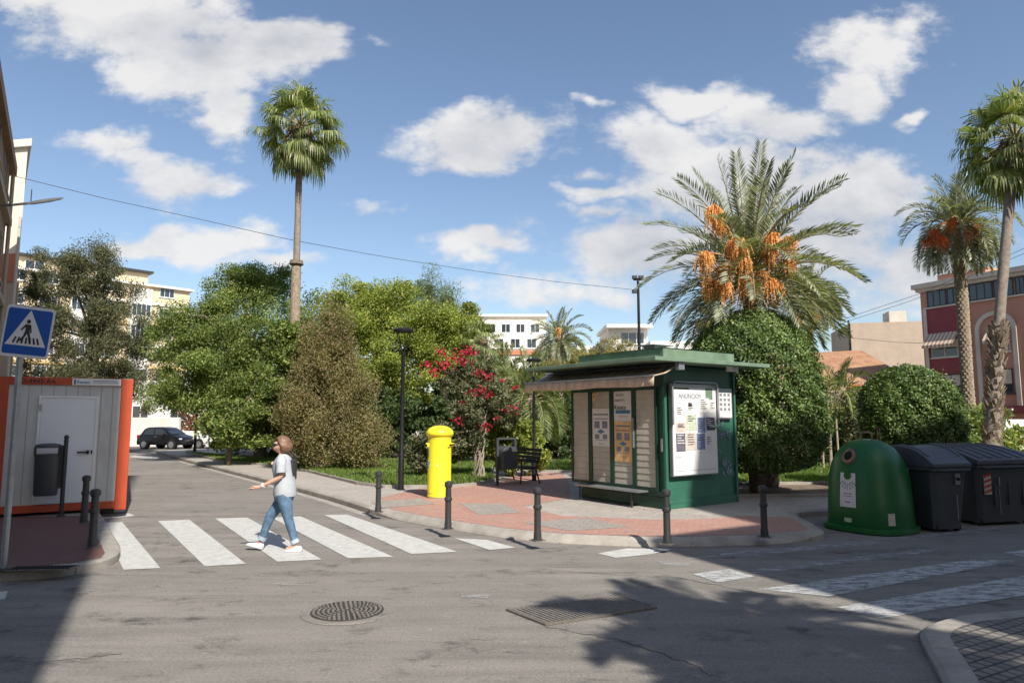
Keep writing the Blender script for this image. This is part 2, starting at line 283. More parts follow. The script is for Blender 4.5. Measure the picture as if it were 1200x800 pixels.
    lk(nt, mixc(nt, .6, ramp(nt, n_.outputs['Fac'], [(.3, (.26, .12, .06)), (.5, (.42, .22, .12)), (.7, (.50, .32, .19))]), ramp(nt, w.outputs['Fac'], [(0, .5), (1, 1.2)]), 'MULTIPLY'), b.inputs['Base Color']); b.inputs['Roughness'].default_value = .9; bump(nt, b, w.outputs['Fac'], .8, .05); M['roof_tile'] = m
    m, nt, b = new_mat('striped_cloth'); w = tex(nt, 'ShaderNodeTexWave', 1.1, 'Object'); w.bands_direction = 'X'
    lk(nt, ramp(nt, w.outputs['Fac'], [(.45, (.36, .22, .15)), (.55, (.62, .52, .42))]), b.inputs['Base Color']); b.inputs['Roughness'].default_value = .9; M['stripe_cloth'] = m
    M['turquoise'] = mt('turquoise_cloth', (.22, .48, .42), .8); M['shutter'] = mt('roller_shutter', (.50, .43, .33), .7)
    # person
    M['skin'] = mt('skin', (.56, .33, .24), .5, 0, var=.06, scale=9); M['shirt'] = mt('grey_shirt', (.42, .445, .48), .9, 0, var=.08, scale=12, bmp=.3, fine=25)
    M['jeans'] = mt('blue_denim', (.095, .165, .255), .9, 0, var=.45, scale=8, bmp=.3, fine=50); M['denim_cuff'] = mt('denim_cuff', (.38, .46, .55), .9)
    M['hair'] = mt('auburn_hair', (.19, .105, .062), .5, 0, var=.35, scale=40, bmp=.4, fine=60); M['hair_lock'] = leaf_mat('hair_lock', [(.10, .05, .03), (.20, .10, .06), (.34, .20, .12)], .1, .45); M['shoe'] = mt('white_trainer', (.68, .67, .68), .6); M['shoe_grey'] = mt('grey_sole', (.35, .36, .4), .6)
build_materials()

# ------------------------------------------------------------------ mesh helpers
class MB:
    def __init__(s): s.v = []; s.f = []; s.mi = []; s.cur = 0
    def add(s, vs, fs):
        o = len(s.v); s.v += [tuple(x) for x in vs]; s.f += [tuple(i + o for i in f) for f in fs]; s.mi += [s.cur] * len(fs); return s
    def box(s, x0, x1, y0, y1, z0, z1, rot=None, at=None):
        vs = [Vector((x, y, z)) for z in (z0, z1) for y in (y0, y1) for x in (x0, x1)]
        if rot is not None: vs = [rot @ q for q in vs]
        if at is not None: vs = [q + Vector(at) for q in vs]
        return s.add(vs, [(0, 2, 3, 1), (4, 5, 7, 6), (0, 1, 5, 4), (2, 6, 7, 3), (0, 4, 6, 2), (1, 3, 7, 5)])
    def tube(s, pts, rad, n=8, cap=True, sy=1.0):
        pts = [Vector(p) for p in pts]
        if isinstance(rad, (int, float)): rad = [rad] * len(pts)
        T = []
        for i in range(len(pts)):
            a = pts[max(0, i - 1)]; b = pts[min(len(pts) - 1, i + 1)]; T.append((b - a).normalized())
        u = T[0].orthogonal().normalized(); vs = []
        for i, p in enumerate(pts):
            u = (u - T[i] * u.dot(T[i])).normalized(); w = T[i].cross(u)
            for k in range(n):
                a = 2 * math.pi * k / n; vs.append(p + (u * math.cos(a) + w * math.sin(a) * sy) * rad[i])
        fs = [(i * n + k, i * n + (k + 1) % n, (i + 1) * n + (k + 1) % n, (i + 1) * n + k) for i in range(len(pts) - 1) for k in range(n)]
        if cap: fs += [tuple(range(n))[::-1], tuple((len(pts) - 1) * n + k for k in range(n))]
        return s.add(vs, fs)
    def lathe(s, prof, n=24, at=(0, 0, 0), sx=1, sy=1):
        vs = [(at[0] + r * math.cos(2 * math.pi * k / n) * sx, at[1] + r * math.sin(2 * math.pi * k / n) * sy, at[2] + z) for r, z in prof for k in range(n)]
        fs = [(i * n + k, i * n + (k + 1) % n, (i + 1) * n + (k + 1) % n, (i + 1) * n + k) for i in range(len(prof) - 1) for k in range(n)]
        fs += [tuple(range(n))[::-1], tuple((len(prof) - 1) * n + k for k in range(n))]
        return s.add(vs, fs)
    def prism(s, poly, z0, z1):                 # poly in xy
        n = len(poly); vs = [(p[0], p[1], z0) for p in poly] + [(p[0], p[1], z1) for p in poly]
        return s.add(vs, [tuple(range(n))[::-1], tuple(range(n, 2 * n))] + [(i, (i + 1) % n, n + (i + 1) % n, n + i) for i in range(n)])
    def slab(s, poly, y0, y1):                  # poly in xz, thickness along y
        n = len(poly); vs = [(p[0], y0, p[1]) for p in poly] + [(p[0], y1, p[1]) for p in poly]
        return s.add(vs, [tuple(range(n)), tuple(range(n, 2 * n))[::-1]] + [(i, n + i, n + (i + 1) % n, (i + 1) % n) for i in range(n)])
    def build(s, name, m, parent=None, smooth=False, bevel=0, **kw):
        me = bpy.data.meshes.new(name); me.from_pydata(s.v, [], s.f); me.validate()
        mats = m if isinstance(m, (list, tuple)) else [m]
        for x in mats: me.materials.append(M[x] if isinstance(x, str) else x)
        if len(mats) > 1 and len(me.polygons) == len(s.mi): me.polygons.foreach_set('material_index', s.mi)
        bm = bmesh.new(); bm.from_mesh(me); bmesh.ops.recalc_face_normals(bm, faces=bm.faces)
        if bevel: bmesh.ops.bevel(bm, geom=[e for e in bm.edges if len(e.link_faces) == 2 and e.calc_face_angle(0) > .5], offset=bevel, segments=2, affect='EDGES', profile=.5)
        bm.to_mesh(me); bm.free()
        if smooth:
            me.polygons.foreach_set('use_smooth', [True] * len(me.polygons)); me.set_sharp_from_angle(angle=R(40))
        o = bpy.data.objects.new(name, me); COL.objects.link(o)
        if parent is not None: o.parent = parent
        if kw: tag(o, **kw)
        return o
def tag(o, label=None, cat=None, group=None, kind=None):
    if label: o['label'] = label
    if cat: o['category'] = cat
    if group: o['group'] = group
    if kind: o['kind'] = kind
    return o
def thing(name, label, cat, loc=(0, 0, 0), rz=0, group=None):
    o = bpy.data.objects.new(name, None); COL.objects.link(o); o.location = loc; o.rotation_euler = (0, 0, rz); o.empty_display_size = .2
    return tag(o, label, cat, group)
def dup(root, loc, rz, label, scale=1):
    def rec(o, par):
        c = o.copy(); COL.objects.link(c)
        if par: c.parent = par
        for ch in list(o.children): rec(ch, c)
        return c
    c = rec(root, None); c.location = loc; c.rotation_euler = (0, 0, rz); c.scale = (scale,) * 3; c['label'] = label; return c
def leaves(name, C, D, S, L, W, m, parent=None):
    """many small rhombic leaves: centres C, axis D, side S, half length L, half width W"""
    C = np.asarray(C, float); n = len(C); L = np.broadcast_to(L, n)[:, None]; W = np.broadcast_to(W, n)[:, None]
    V = np.stack([C - D * L, C + S * W, C + D * L, C - S * W], 1).reshape(-1, 3)
    return qmesh(name, V, m, parent)
def qmesh(name, V, m, parent=None):
    V = np.ascontiguousarray(V, dtype=np.float32); n = len(V) // 4
    me = bpy.data.meshes.new(name); me.vertices.add(4 * n); me.vertices.foreach_set('co', V.ravel())
    me.loops.add(4 * n); me.loops.foreach_set('vertex_index', np.arange(4 * n, dtype=np.int32)); me.polygons.add(n)
    me.polygons.foreach_set('loop_start', np.arange(0, 4 * n, 4, dtype=np.int32))
    try: me.polygons.foreach_set('loop_total', np.full(n, 4, dtype=np.int32))
    except Exception: pass
    me.update(calc_edges=True); me.validate(); me.materials.append(M[m] if isinstance(m, str) else m)
    o = bpy.data.objects.new(name, me); COL.objects.link(o)
    if parent is not None: o.parent = parent
    return o
def unit(a): return a / np.maximum(1e-9, np.linalg.norm(a, axis=-1, keepdims=True))
def rand_dirs(n): return unit(rng.normal(size=(n, 3)))
def sides(D):
    return unit(np.cross(D, rand_dirs(len(D))))
def txt(s, size, loc, rot, m, parent, name='lettering', ext=.002, align='LEFT', bold=0):
    cu = bpy.data.curves.new(name, 'FONT'); cu.body = s; cu.size = size; cu.extrude = ext; cu.align_x = align; cu.offset = bold
    t = bpy.data.objects.new('t', cu); COL.objects.link(t); dg = bpy.context.evaluated_depsgraph_get()
    me = bpy.data.meshes.new_from_object(t.evaluated_get(dg)); me.name = name; bpy.data.objects.remove(t)
    me.materials.clear(); me.materials.append(M[m]); o = bpy.data.objects.new(name, me); COL.objects.link(o)
    o.location = loc; o.rotation_euler = rot; o.parent = parent; return o
def sheet(name, poly, z, m, kind='structure', **kw):
    """flat sheet from a plan polygon (concave allowed)"""
    bm = bmesh.new(); vs = [bm.verts.new((p[0], p[1], z)) for p in poly]; es = [bm.edges.new((vs[i], vs[(i + 1) % len(vs)])) for i in range(len(vs))]
    bmesh.ops.triangle_fill(bm, use_beauty=True, use_dissolve=False, edges=es, normal=(0, 0, 1))
    for f in bm.faces:
        if f.normal.z < 0: f.normal_flip()
    me = bpy.data.meshes.new(name); bm.to_mesh(me); bm.free(); me.materials.append(M[m]); o = bpy.data.objects.new(name, me); COL.objects.link(o)
    return tag(o, kind=kind, **kw)

# ================================================================== the ground, roads and pavements
def smooth_path(pts, k=6):
    out = []; pts = [Vector(p) for p in pts]; dense = [pts[0]]
    for a, b in zip(pts, pts[1:]):
        m = max(1, int((b - a).length / 3)); dense += [a.lerp(b, (q + 1) / m) for q in range(m)]
    pts = dense
    for i in range(len(pts) - 1):
        p0 = Vector(pts[max(0, i - 1)]); p1 = Vector(pts[i]); p2 = Vector(pts[i + 1]); p3 = Vector(pts[min(len(pts) - 1, i + 2)])
        for j in range(k):
            t = j / k; out.append(.5 * ((2 * p1) + (p2 - p0) * t + (2 * p0 - 5 * p1 + 4 * p2 - p3) * t * t + (3 * p1 - p0 - 3 * p2 + p3) * t ** 3))
    out.append(Vector(pts[-1])); return out
def offset(path, d):
    out = []
    for i, p in enumerate(path):
        t = (path[min(len(path) - 1, i + 1)] - path[max(0, i - 1)]).normalized(); out.append(p + Vector((-t.y, t.x)) * d)
    return out
def kerb(name, path, w, z, m='kerb', low=None):
    """kerb stones along a path; w>0 lies to the left of the path"""
    b = MB(); o = path; i_ = offset(path, w * .18); j = offset(path, w)
    acc = 0
    def hz(p, a):                               # dropped kerb: the riser sinks to 3 cm at the crossings
        if not low: return z - .025 * (1 - a)
        f = min(1, max(0, (p.x - low[0]) / .8)) * min(1, max(0, (low[1] - p.x) / .8)) * (1 if p.y < 15 else 0); return z - (.025 * (1 - a)) - f * (.085 if a == 0 else .075)
    for k in range(len(o) - 1):
        vs = [(o[k].x, o[k].y, -.05), (o[k + 1].x, o[k + 1].y, -.05), (o[k + 1].x, o[k + 1].y, hz(o[k + 1], 0)), (o[k].x, o[k].y, hz(o[k], 0)),
              (i_[k + 1].x, i_[k + 1].y, hz(i_[k + 1], 1)), (i_[k].x, i_[k].y, hz(i_[k], 1)), (j[k + 1].x, j[k + 1].y, z), (j[k].x, j[k].y, z)]
        b.add(vs, [(0, 1, 2, 3), (3, 2, 4, 5), (5, 4, 6, 7)])
    o_ = b.build(name, m, kind='structure'); j_ = MB(); acc = 0
    for k in range(len(o) - 1):
        d = (o[k + 1] - o[k]).length; acc += d
        if acc > .8:
            acc = 0; t = (o[k + 1] - o[k]).normalized() * .010; p, q = o[k], j[k]; e = (p - q).normalized() * .002
            j_.add([(p.x + e.x - t.x, p.y + e.y - t.y, 0), (p.x + e.x + t.x, p.y + e.y + t.y, 0), (p.x + e.x + t.x, p.y + e.y + t.y, hz(p, 0)), (p.x + e.x - t.x, p.y + e.y - t.y, hz(p, 0)), (q.x + t.x, q.y + t.y, z + .002), (q.x - t.x, q.y - t.y, z + .002)], [(0, 1, 2, 3), (3, 2, 4, 5)])
    if j_.v: j_.build(name + '_joints', 'castiron', kind='structure')
    return o_
def g2(u, v, z=0): p = G(u, v, z); return Vector((p.x, p.y))
sheet('ground', [(-900, -60), (900, -60), (900, 1500), (-900, 1500)], -.02, 'ground')
sheet('road', [(-70, -12), (70, -12), (70, 75), (-70, 75)], 0, 'asphalt')
# park block
park_out = smooth_path([(-18.6, 37.6), (-18.85, 36.6), (-18.0, 35.2), (-13, 28.1), (-7.65, 20.75), (-4.34, 16.1), (-2.83, 13.8), (-2.0, 12.75), (-.55, 11.35), (.5, 10.65), (1.97, 10.28), (3.4, 10.38), (4.75, 10.85), (5.02, 11.5), (5.3, 13.0), (6.1, 13.45), (14, 15.8), (45, 24.8)])
kerb('kerb_park', park_out, .15, .12, low=(-2.9, 5.0))
park_in = offset(park_out, .15)
sheet('pavement', park_in + [Vector((45, 57)), Vector((-15, 39.2)), Vector((-17.6, 38.4))], .12, 'tile_tan')
# the pale gutter along the left road
gp = [p for p in park_out if p.x < -2.6 and p.y < 34]; gut = offset(gp, -.02); sheet('gutter', gut + offset(gp, -.22)[::-1], .004, 'concrete')
def shp(name, px, z, m, **kw): return sheet(name, [g2(u, v, z) for u, v in px], z, m, **kw)
front = offset(park_out, .22)
i0 = min(range(len(front)), key=lambda i: (front[i] - Vector((-2.5, 13.3))).length); i1 = min(range(len(front)), key=lambda i: (front[i] - Vector((4.9, 11.1))).length)
red = front[i0:i1 + 1] + [Vector((4.95, 12.4)), Vector((4.2, 12.6)), Vector((3.3, 12.2)), Vector((2.4, 12.15)), Vector((.9, 12.6)), Vector((.2, 13.9)), Vector((1.3, 15.3)), Vector((1.6, 19.5)), Vector((1.6, 22.2)), Vector((.3, 22.2)), Vector((-.4, 18.6)), Vector((-1.6, 17.8)), Vector((-2.3, 17.3)), Vector((-2.9, 15.4))]
sheet('pavement_red', red, .124, 'tile_red')
shp('pavement_grey_strip', [(537, 589), (590, 590), (612, 600), (562, 603)], .128, 'tile_grey')
shp('pavement_grey_square', [(612, 612), (688, 606), (738, 617), (668, 621.5)], .128, 'tile_grey')
shp('pavement_grey_corner', [(435, 588), (492, 583), (510, 590), (448, 595)], .128, 'tile_grey')
# lawns with low edging
def lawn(name, pts, h=.05, blades=9000, soil=False):
    pts = [Vector(p) for p in pts]
    sheet(name + '_bed', pts, .135, 'soil' if soil else 'grassbase')
    b = MB()
    for i in range(len(pts)):
        a, c = pts[i], pts[(i + 1) % len(pts)]; d = (c - a); 
        if d.length < .01: continue
        d.normalize(); n_ = Vector((-d.y, d.x)) * .05; a2, c2 = a - d * .05, c + d * .05
        b.prism([a2 - n_, c2 - n_, c2 + n_, a2 + n_], .10, .19 + .0015 * i)
    b.build(name + '_edging', 'kerb', kind='structure')
    if not blades: return
    P_ = np.array([(p.x, p.y) for p in pts]); lo, hi = P_.min(0), P_.max(0); q = []
    while len(q) < blades:
        c = rng.uniform(lo, hi, (blades, 2)); x, y = c[:, 0], c[:, 1]; ins = np.zeros(len(c), bool); j = len(P_) - 1
        for i in range(len(P_)):
            cond = ((P_[i, 1] > y) != (P_[j, 1] > y)) & (x < (P_[j, 0] - P_[i, 0]) * (y - P_[i, 1]) / (P_[j, 1] - P_[i, 1] + 1e-12) + P_[i, 0]); ins ^= cond; j = i
        q += list(c[ins])
    q = np.array(q[:blades]); n = len(q); hh = h * rng.uniform(.5, 1.5, n); D = unit(np.c_[rng.normal(0, .35, (n, 2)), np.ones(n)])
    C = np.c_[q, .135 + hh * .8]; tag(leaves('grass', C, D, sides(D), hh, rng.uniform(.008, .022, n), 'lf_grass'), kind='stuff')
L1 = [g2(u, v, .12) for u, v in [(255, 540), (310, 545), (362, 553), (420, 567.5), (452, 571.5), (527, 571.5), (560, 568), (582, 563), (575, 553), (590, 544)]] + [Vector((-.3, 27)), Vector((-12, 30)), Vector((-16, 34))]
lawn('lawn', L1, .06, 42000)
lawn('lawn_far', [(.4, 22.4), (5.5, 22.2), (6, 27.5), (.4, 27.2)], .06, 12000)
lawn('lawn_right', [(5.6, 18.2), (9.5, 18.6), (14, 20), (14, 27), (6.2, 26.5)], .06, 20000)
lawn('soil_strip', [(5.0, 15.5), (9.0, 15.6), (14, 17), (14, 19.7), (9.4, 18.4), (5.4, 18.0)], 0, 0, soil=True)
sheet('park_ground', [(-15, 31), (-.5, 27.6), (14.4, 27.6), (44, 30), (44, 54), (-13, 38.5)], .131, 'soil')
# left pavement with the cabin
lp = smooth_path([g2(u, v) for u, v in [(-260, 694), (0, 681), (60, 677), (100, 671), (127, 664), (139, 656), (140, 648), (131, 632), (117, 608)]] + [Vector((-9.0, 14.9)), Vector((-16, 24.9)), Vector((-32, 47.8))])
kerb('kerb_left', lp, .14, .12)
sheet('pavement_left', offset(lp, .14) + [Vector((-60, 47)), Vector((-60, 4))], .12, 'tile_grey')
shp('pavement_left_red', [(-60, 668), (20, 665), (85, 659), (119, 653), (123, 647), (105, 612), (98, 604), (-60, 606)], .124, 'tile_tactile')
g = thing('drain_cover', 'rectangular cast iron gutter drain in the kerb beside the road sign post', 'drain cover', G(50, 666, .124), .1)
b = MB().box(-.36, .36, -.11, .11, 0, .012)
b.build('frame', 'castiron', g); b = MB()
for i in range(16): b.box(-.33 + i * .042, -.31 + i * .042, -.09, .09, .0125, .02)
b.build('grating', 'hole', g)
# near right corner
rp = smooth_path([g2(u, v) for u, v in [(1125, 860), (1103, 800), (1083, 762), (1079, 748), (1090, 738), (1125, 728.5), (1160, 725)]] + [Vector((5.5, 7.0)), Vector((8, 7.9)), Vector((40, 17.4))])
kerb('kerb_near', rp, -.22, .07)
sheet('pavement_near', offset(rp, -.22) + [Vector((42, 10)), Vector((42, -10)), Vector((2.4, -10))], .07, 'tile_cobble')
# zebra crossings and markings
for px in [[(117, 612), (143, 611), (188, 665), (145, 667)], [(185, 610), (222, 608.5), (288, 660), (240, 663)], [(252, 607), (290, 606), (377, 655), (325, 657.5)],
           [(318, 606), (352, 604.5), (461, 652), (408, 653.5)], [(380, 603), (407, 602.5), (536, 646), (482, 648.5)], [(532, 630), (570, 632), (604, 641), (574, 644)], [(700, 648), (735, 642), (790, 643), (762, 649), (722, 653)]]:
    shp('road_marking', px, .006, 'paint')
for px in [[(96, 604), (152, 601), (158, 604), (118, 608)], [(0, 693), (9, 692), (6, 701), (-10, 704)], [(158, 533.5), (186, 536), (182, 538), (150, 535)]]: shp('road_marking', px, .006, 'paint')
for px, mm in [([(812, 672), (856, 666), (884, 675), (842, 682)], 'paint_mid'), ([(888, 690), (1140, 655), (1190, 656.5), (972, 698)], 'paint_mid'),
           ([(980, 711), (1200, 674), (1260, 668), (1260, 684), (1200, 697), (1032, 724)], 'paint_mid'), ([(1176, 647), (1230, 640), (1260, 644), (1200, 652)], 'paint_mid'),
           ([(800, 655), (870, 645), (1020, 633), (1045, 635), (890, 650)], 'paint_worn'), ([(872, 668), (940, 660), (1085, 642), (1105, 645), (960, 663), (890, 672)], 'paint_worn'), ([(1030, 631), (1260, 608), (1260, 610.5), (1040, 634)], 'paint_worn')]:
    shp('road_marking', px, .006, mm)
for px in [[(538, 697), (575, 696), (572, 700), (545, 700)], [(770, 657), (812, 660), (806, 663), (776, 661)], [(322, 683), (372, 684.5), (370, 685.5), (324, 684.5)]]: shp('road_marking', px, .006, 'paint_worn')

# a few long cracks sealed or open
for pts in [[(620, 665), (700, 672), (790, 676), (860, 690), (930, 700)], [(640, 735), (720, 748), (800, 775), (860, 800)], [(20, 780), (90, 772), (150, 765)]]:
    q_ = [g2(*p) for p in pts]; dn = []
    for a, b_ in zip(q_, q_[1:]):
        for k in range(7): dn.append(a.lerp(b_, k / 7) + Vector(rng.normal(size=2)) * .018)
    wd_ = [.002 + .004 * random.random() for _ in dn]; L_, R_l = [], []
    for i, p in enumerate(dn):
        t_ = (dn[min(len(dn) - 1, i + 1)] - dn[max(0, i - 1)]).normalized(); n_ = Vector((-t_.y, t_.x)) * wd_[i]; L_.append(p + n_); R_l.append(p - n_)
    b = MB(); m_ = len(dn); b.add([(p.x, p.y, .0032) for p in L_] + [(p.x, p.y, .0032) for p in R_l], [(i, i + 1, m_ + i + 1, m_ + i) for i in range(m_ - 1)]); b.build('road_crack', 'castiron_dark', kind='structure')

# manhole cover
mh = thing('manhole_cover', 'round patterned cast iron manhole cover with concrete collar in the asphalt', 'manhole cover', G(407, 716, .004), .3)
b = MB(); b.lathe([(.36, 0), (.445, 0), (.44, .006), (.365, .006)], 48); b.build('collar', 'asphalt', mh)
b = MB(); b.lathe([(.355, 0), (.35, .012)], 48); b.build('cover', 'castiron_dark', mh); b = MB()
for r_ in range(1, 8):
    n_ = 6 * r_
    for k in range(n_):
        a = 2 * math.pi * (k + .5 * (r_ % 2)) / n_; b.box(-.013, .013, -.0075, .0075, .0125, .02, Matrix.Rotation(a * 2.3, 3, 'Z'), (.046 * r_ * math.cos(a), .046 * r_ * math.sin(a), 0))
b.build('tread', 'grate_bar', mh)
# storm grate
gr = thing('storm_grate', 'wide cast iron storm drain grating with diagonal bars across the road', 'drain grate', G(680, 715, .004), 0)
q = [G(596, 715), G(728, 699), G(767, 712), G(640, 732)]; o_ = G(680, 715); q = [p - o_ for p in q]
b = MB()
for i in range(4):
    a, c = q[i], q[(i + 1) % 4]; d = (c - a).normalized(); n_ = Vector((-d.y, d.x, 0)) * .018; b.prism([a - n_ - d * .018, c - n_ + d * .018, c + n_ + d * .018, a + n_ - d * .018], 0, .014 + i * .001)
b.build('frame', 'castiron', gr); b = MB()
for k in range(1, 27):
    t = k / 27; a = q[3].lerp(q[2], t); c = q[0].lerp(q[1], min(1, max(0, t))); d = (c - a).normalized(); n_ = Vector((-d.y, d.x, 0)) * .0125; b.prism([a - n_, a + n_, c + n_, c - n_], .002, .0125)
b.build('bar_grid', 'grate_bar', gr); b = MB(); b.prism([(p.x, p.y) for p in q], -.001, .0015); b.build('pit', 'hole', gr)

# ================================================================== buildings
def bld(name, label, A, B, depth, h, wall, cat='building', group=None):
    f = Facade(A, B); L = (Vector(B) - Vector(A)).length
    t = thing(name, label, cat, (A[0], A[1], 0), f.rz, group); MB().box(0, L, 0, depth, -.3, h).build('wall', wall, t); return t, f, L
def win(t, s0, s1, z0, z1, frame='white_paint', glass='glass', n=2, y=0, sill=True, shutter=0):
    b = MB(); w = min(.07, (s1 - s0) * .08)
    b.box(s0, s1, y - .05, y - .004, z1 - w, z1).box(s0, s1, y - .05, y - .004, z0, z0 + w).box(s0, s0 + w, y - .05, y - .004, z0 + w, z1 - w).box(s1 - w, s1, y - .05, y - .004, z0 + w, z1 - w)
    for i in range(1, n): x = s0 + (s1 - s0) * i / n; b.box(x - w * .4, x + w * .4, y - .045, y - .006, z0 + w, z1 - w)
    if sill: b.box(s0 - .08, s1 + .08, y - .14, y - .002, z0 - .09, z0 - .003)
    o = b.build('window', frame, t); MB().box(s0 + w, s1 - w, y - .025, y - .01, z0 + w, z1 - w).build('pane', glass, o)
    if shutter: MB().box(s0 + w, s1 - w, y - .038, y - .027, z1 - w - (z1 - z0) * shutter, z1 - w).build('shutter', 'shutter', o)
    return o
# pink and crimson building on the right
A = (30.3, 50.0); B = (33.9, 42.4)
t, F, Ln = bld('apartment_building', 'pink and crimson three storey building with arched window bay behind the palms', A, B, 12, 11.2, 'w_pink')
def fr(u0, v0, u1, v1): (a, b_) = F(u0, (v0)); (c, d) = F(u1, v1); return a, c, d, b_        # s0,s1,z0,z1 from two corners
s_a = F(1085.5, 400)[0]; s_b = F(1133, 400)[0]; s_c = F(1136.5, 400)[0]; s_l = Ln
ztop = F(1085, 333)[1]; zg1 = F(1085, 342)[1]; zg0 = F(1085, 361)[1]; zband = F(1126, 476)[1]
MB().box(s_a - .35, Ln + .3, -.35, 12.2, zg1, ztop - .35).box(s_a - .55, Ln + .4, -.55, 12.3, ztop - .34, ztop).build('cornice', 'w_stone', t)
MB().box(F(1103, 360)[0], F(1160, 360)[0], -.2, 2, ztop + .003, ztop + .45).build('parapet', 'w_pink', t)
MB().box(s_a + .02, s_b, -.08, -.003, zband, zg0 - .12).build('bay_wall', 'w_crimson', t)
MB().box(s_a, s_l, -.14, -.003, zg0 - .11, zg0).build('ledge', 'w_stone', t)
for i, (u0, u1) in enumerate([(1086.5, 1109), (1110, 1133), (1136, 1164), (1165, 1189), (1191, 1207)]):
    win(t, F(u0, 350)[0], F(u1, 350)[0], zg0 + .02, zg1 - .02, 'iron', n=3, sill=False)
MB().box(s_b + .02, s_c - .02, -.16, -.003, 3, zg0 - .12).build('downpipe', 'iron', t)
MB().box(s_a - .02, s_a + .22, -.16, -.003, 2, zg0 - .12).build('corner_pilaster', 'w_stone', t)
def awn(t, s0, s1, ztop, drop, out, m='stripe_cloth'):
    b = MB(); b.add([(s0, -.09, ztop), (s1, -.09, ztop), (s1, -out, ztop - drop), (s0, -out, ztop - drop)], [(0, 1, 2, 3)]).add([(s0, -out, ztop - drop), (s1, -out, ztop - drop), (s1, -out, ztop - drop - .2), (s0, -out, ztop - drop - .2)], [(0, 1, 2, 3)]); b.build('awning', m, t)
s0, s1, z0, z1 = fr(1092, 400, 1125, 417); win(t, s0, s1, z0, z1, 'w_stone', y=-.08, shutter=.4); awn(t, s0 - .2, s1 + .1, z1 + .55, .9, .9)
s0, s1, z0, z1 = fr(1104, 439, 1129, 462); win(t, s0, s1, z0, z1, 'iron', y=-.08, shutter=.5)
s0, s1, z0, z1 = fr(1088, 439, 1103, 450); win(t, s0, s1, z0, z1, 'iron', y=-.08, shutter=.5)
s0, s1, z0, z1 = fr(1158, 395, 1185, 411); win(t, s0, s1, z0, z1, 'w_stone', shutter=.4); awn(t, s0 + .1, s1 - .1, z1 + .75, 1.05, .9)
s0, s1, z0, z1 = fr(1155, 433, 1189, 460); win(t, s0, s1, z0, z1, 'iron', n=2, shutter=.58)
# arch surround
sl_, sr_ = F(1144, 400)[0], F(1193, 400)[0]; zt = F(1168, 364)[1]; rad = (sr_ - sl_) / 2; cx = (sl_ + sr_) / 2; b = MB(); zc = zt - rad
b.box(sl_, sl_ + .28, -.12, -.003, zband, zc).box(sr_ - .28, sr_, -.12, -.003, zband, zc)
n_ = 18; outer = [(cx + rad * math.cos(math.pi * k / n_), zc + rad * math.sin(math.pi * k / n_)) for k in range(n_ + 1)]; inner = [(cx + (rad - .28) * math.cos(math.pi * k / n_), zc + (rad - .28) * math.sin(math.pi * k / n_)) for k in range(n_ + 1)]
for k in range(n_): b.slab([outer[k], outer[k + 1], inner[k + 1], inner[k]], -.12, -.003)
b.build('arch_surround', 'w_stone', t)
MB().box(0, Ln, -.3, -.003, zband - .45, zband - .01).build('band', 'w_crimson', t)
for u in (1100, 1135, 1160, 1185): MB().box(F(u, 470)[0], F(u, 470)[0] + .25, -.45, -.31, zband - .3, zband - .18).build('lamp', 'white_paint', t)
# white perimeter wall below it
tag(MB().box(0, 30, 0, .2, 0, 1.75).build('boundary_wall', 'w_white'), 'long white boundary wall below the pink building behind the hibiscus hedge', 'wall'); wlo = bpy.data.objects['boundary_wall']; wlo.location = (24, 37, 0); wlo.rotation_euler = (0, 0, .28)
# low tiled house and pale block behind
F = None
t = thing('tiled_house', 'low house with terracotta tiled roof between round bush and pink building', 'house', (20.6, 53, 1.15), .12)
MB().box(0, 11, 0, 8, -1.5, 3.3).build('wall', 'w_stone', t)
b = MB(); b.add([(-.5, -.6, 3.3), (11.2, -.6, 3.5), (11.2, 6, 6.6), (2.0, 6, 6.1)], [(0, 1, 2, 3)]).add([(-.5, -.6, 3.3), (2.0, 6, 6.1), (.2, 9, 3.3)], [(0, 1, 2)]); b.build('roof', 'roof_tile', t)
MB().box(-.5, 11.2, -.72, -.61, 3.0, 3.3).build('eave', 'w_salmon', t); awn(t, .8, 3.6, 2.9, .7, 1.8, 'turquoise')
for x in (5, 8): win(t, x, x + 1.2, 1.1, 2.4)
t, F, Ln = bld('block_of_flats', 'plain beige block with rooftop box above the tiled house', (39, 78), (47.5, 76), 10, 12.6, 'w_tan')
MB().box(4.4, 6.2, 1, 3.5, 12.603, 14).build('roof_box', 'w_stone', t); 
MB().box(-.15, -.01, .3, .6, 9, 13).build('flue', 'iron', t)
# far cream apartment block on the left
t, F, Ln = bld('tall_apartment_building', 'tall cream and yellow apartment block with white glazed bays behind the eucalyptus', (-60, 78), (-45, 94), 14, 19.2, 'w_cream')
fl = 2.85
MB().box(-.4, Ln + .4, -.5, 14.4, 19.203, 19.5).build('cornice', 'w_white', t); MB().box(2, Ln - 5, 1.5, 12, 19.503, 21.2).build('penthouse', 'w_cream', t); MB().box(1.5, Ln - 4.5, .9, 12.5, 21.203, 21.5).build('roof_slab', 'iron', t)
for k in range(1, 7):
    MB().box(-.05, Ln + .05, -.22, -.003, k * fl - .35, k * fl).build('balcony_band', 'w_yellow' if k % 2 else 'w_white', t)
for k in range(7):
    z = k * fl + .9
    for j in range(6):
        s = 1 + j * 3.4
        if j in (2, 4): continue
        win(t, s, s + 1.9, z, z + 1.35, 'white_paint', n=3)
for s in (7.6, 14.4):
    MB().box(s - .1, s + 2.4, -.9, -.24, fl, 6 * fl + 1.6).build('glazed_bay', 'w_white', t)
    for k in range(1, 6): win(t, s, s + 2.3, k * fl + .8, k * fl + 2.4, 'white_paint', n=4, y=-.9, sill=False)
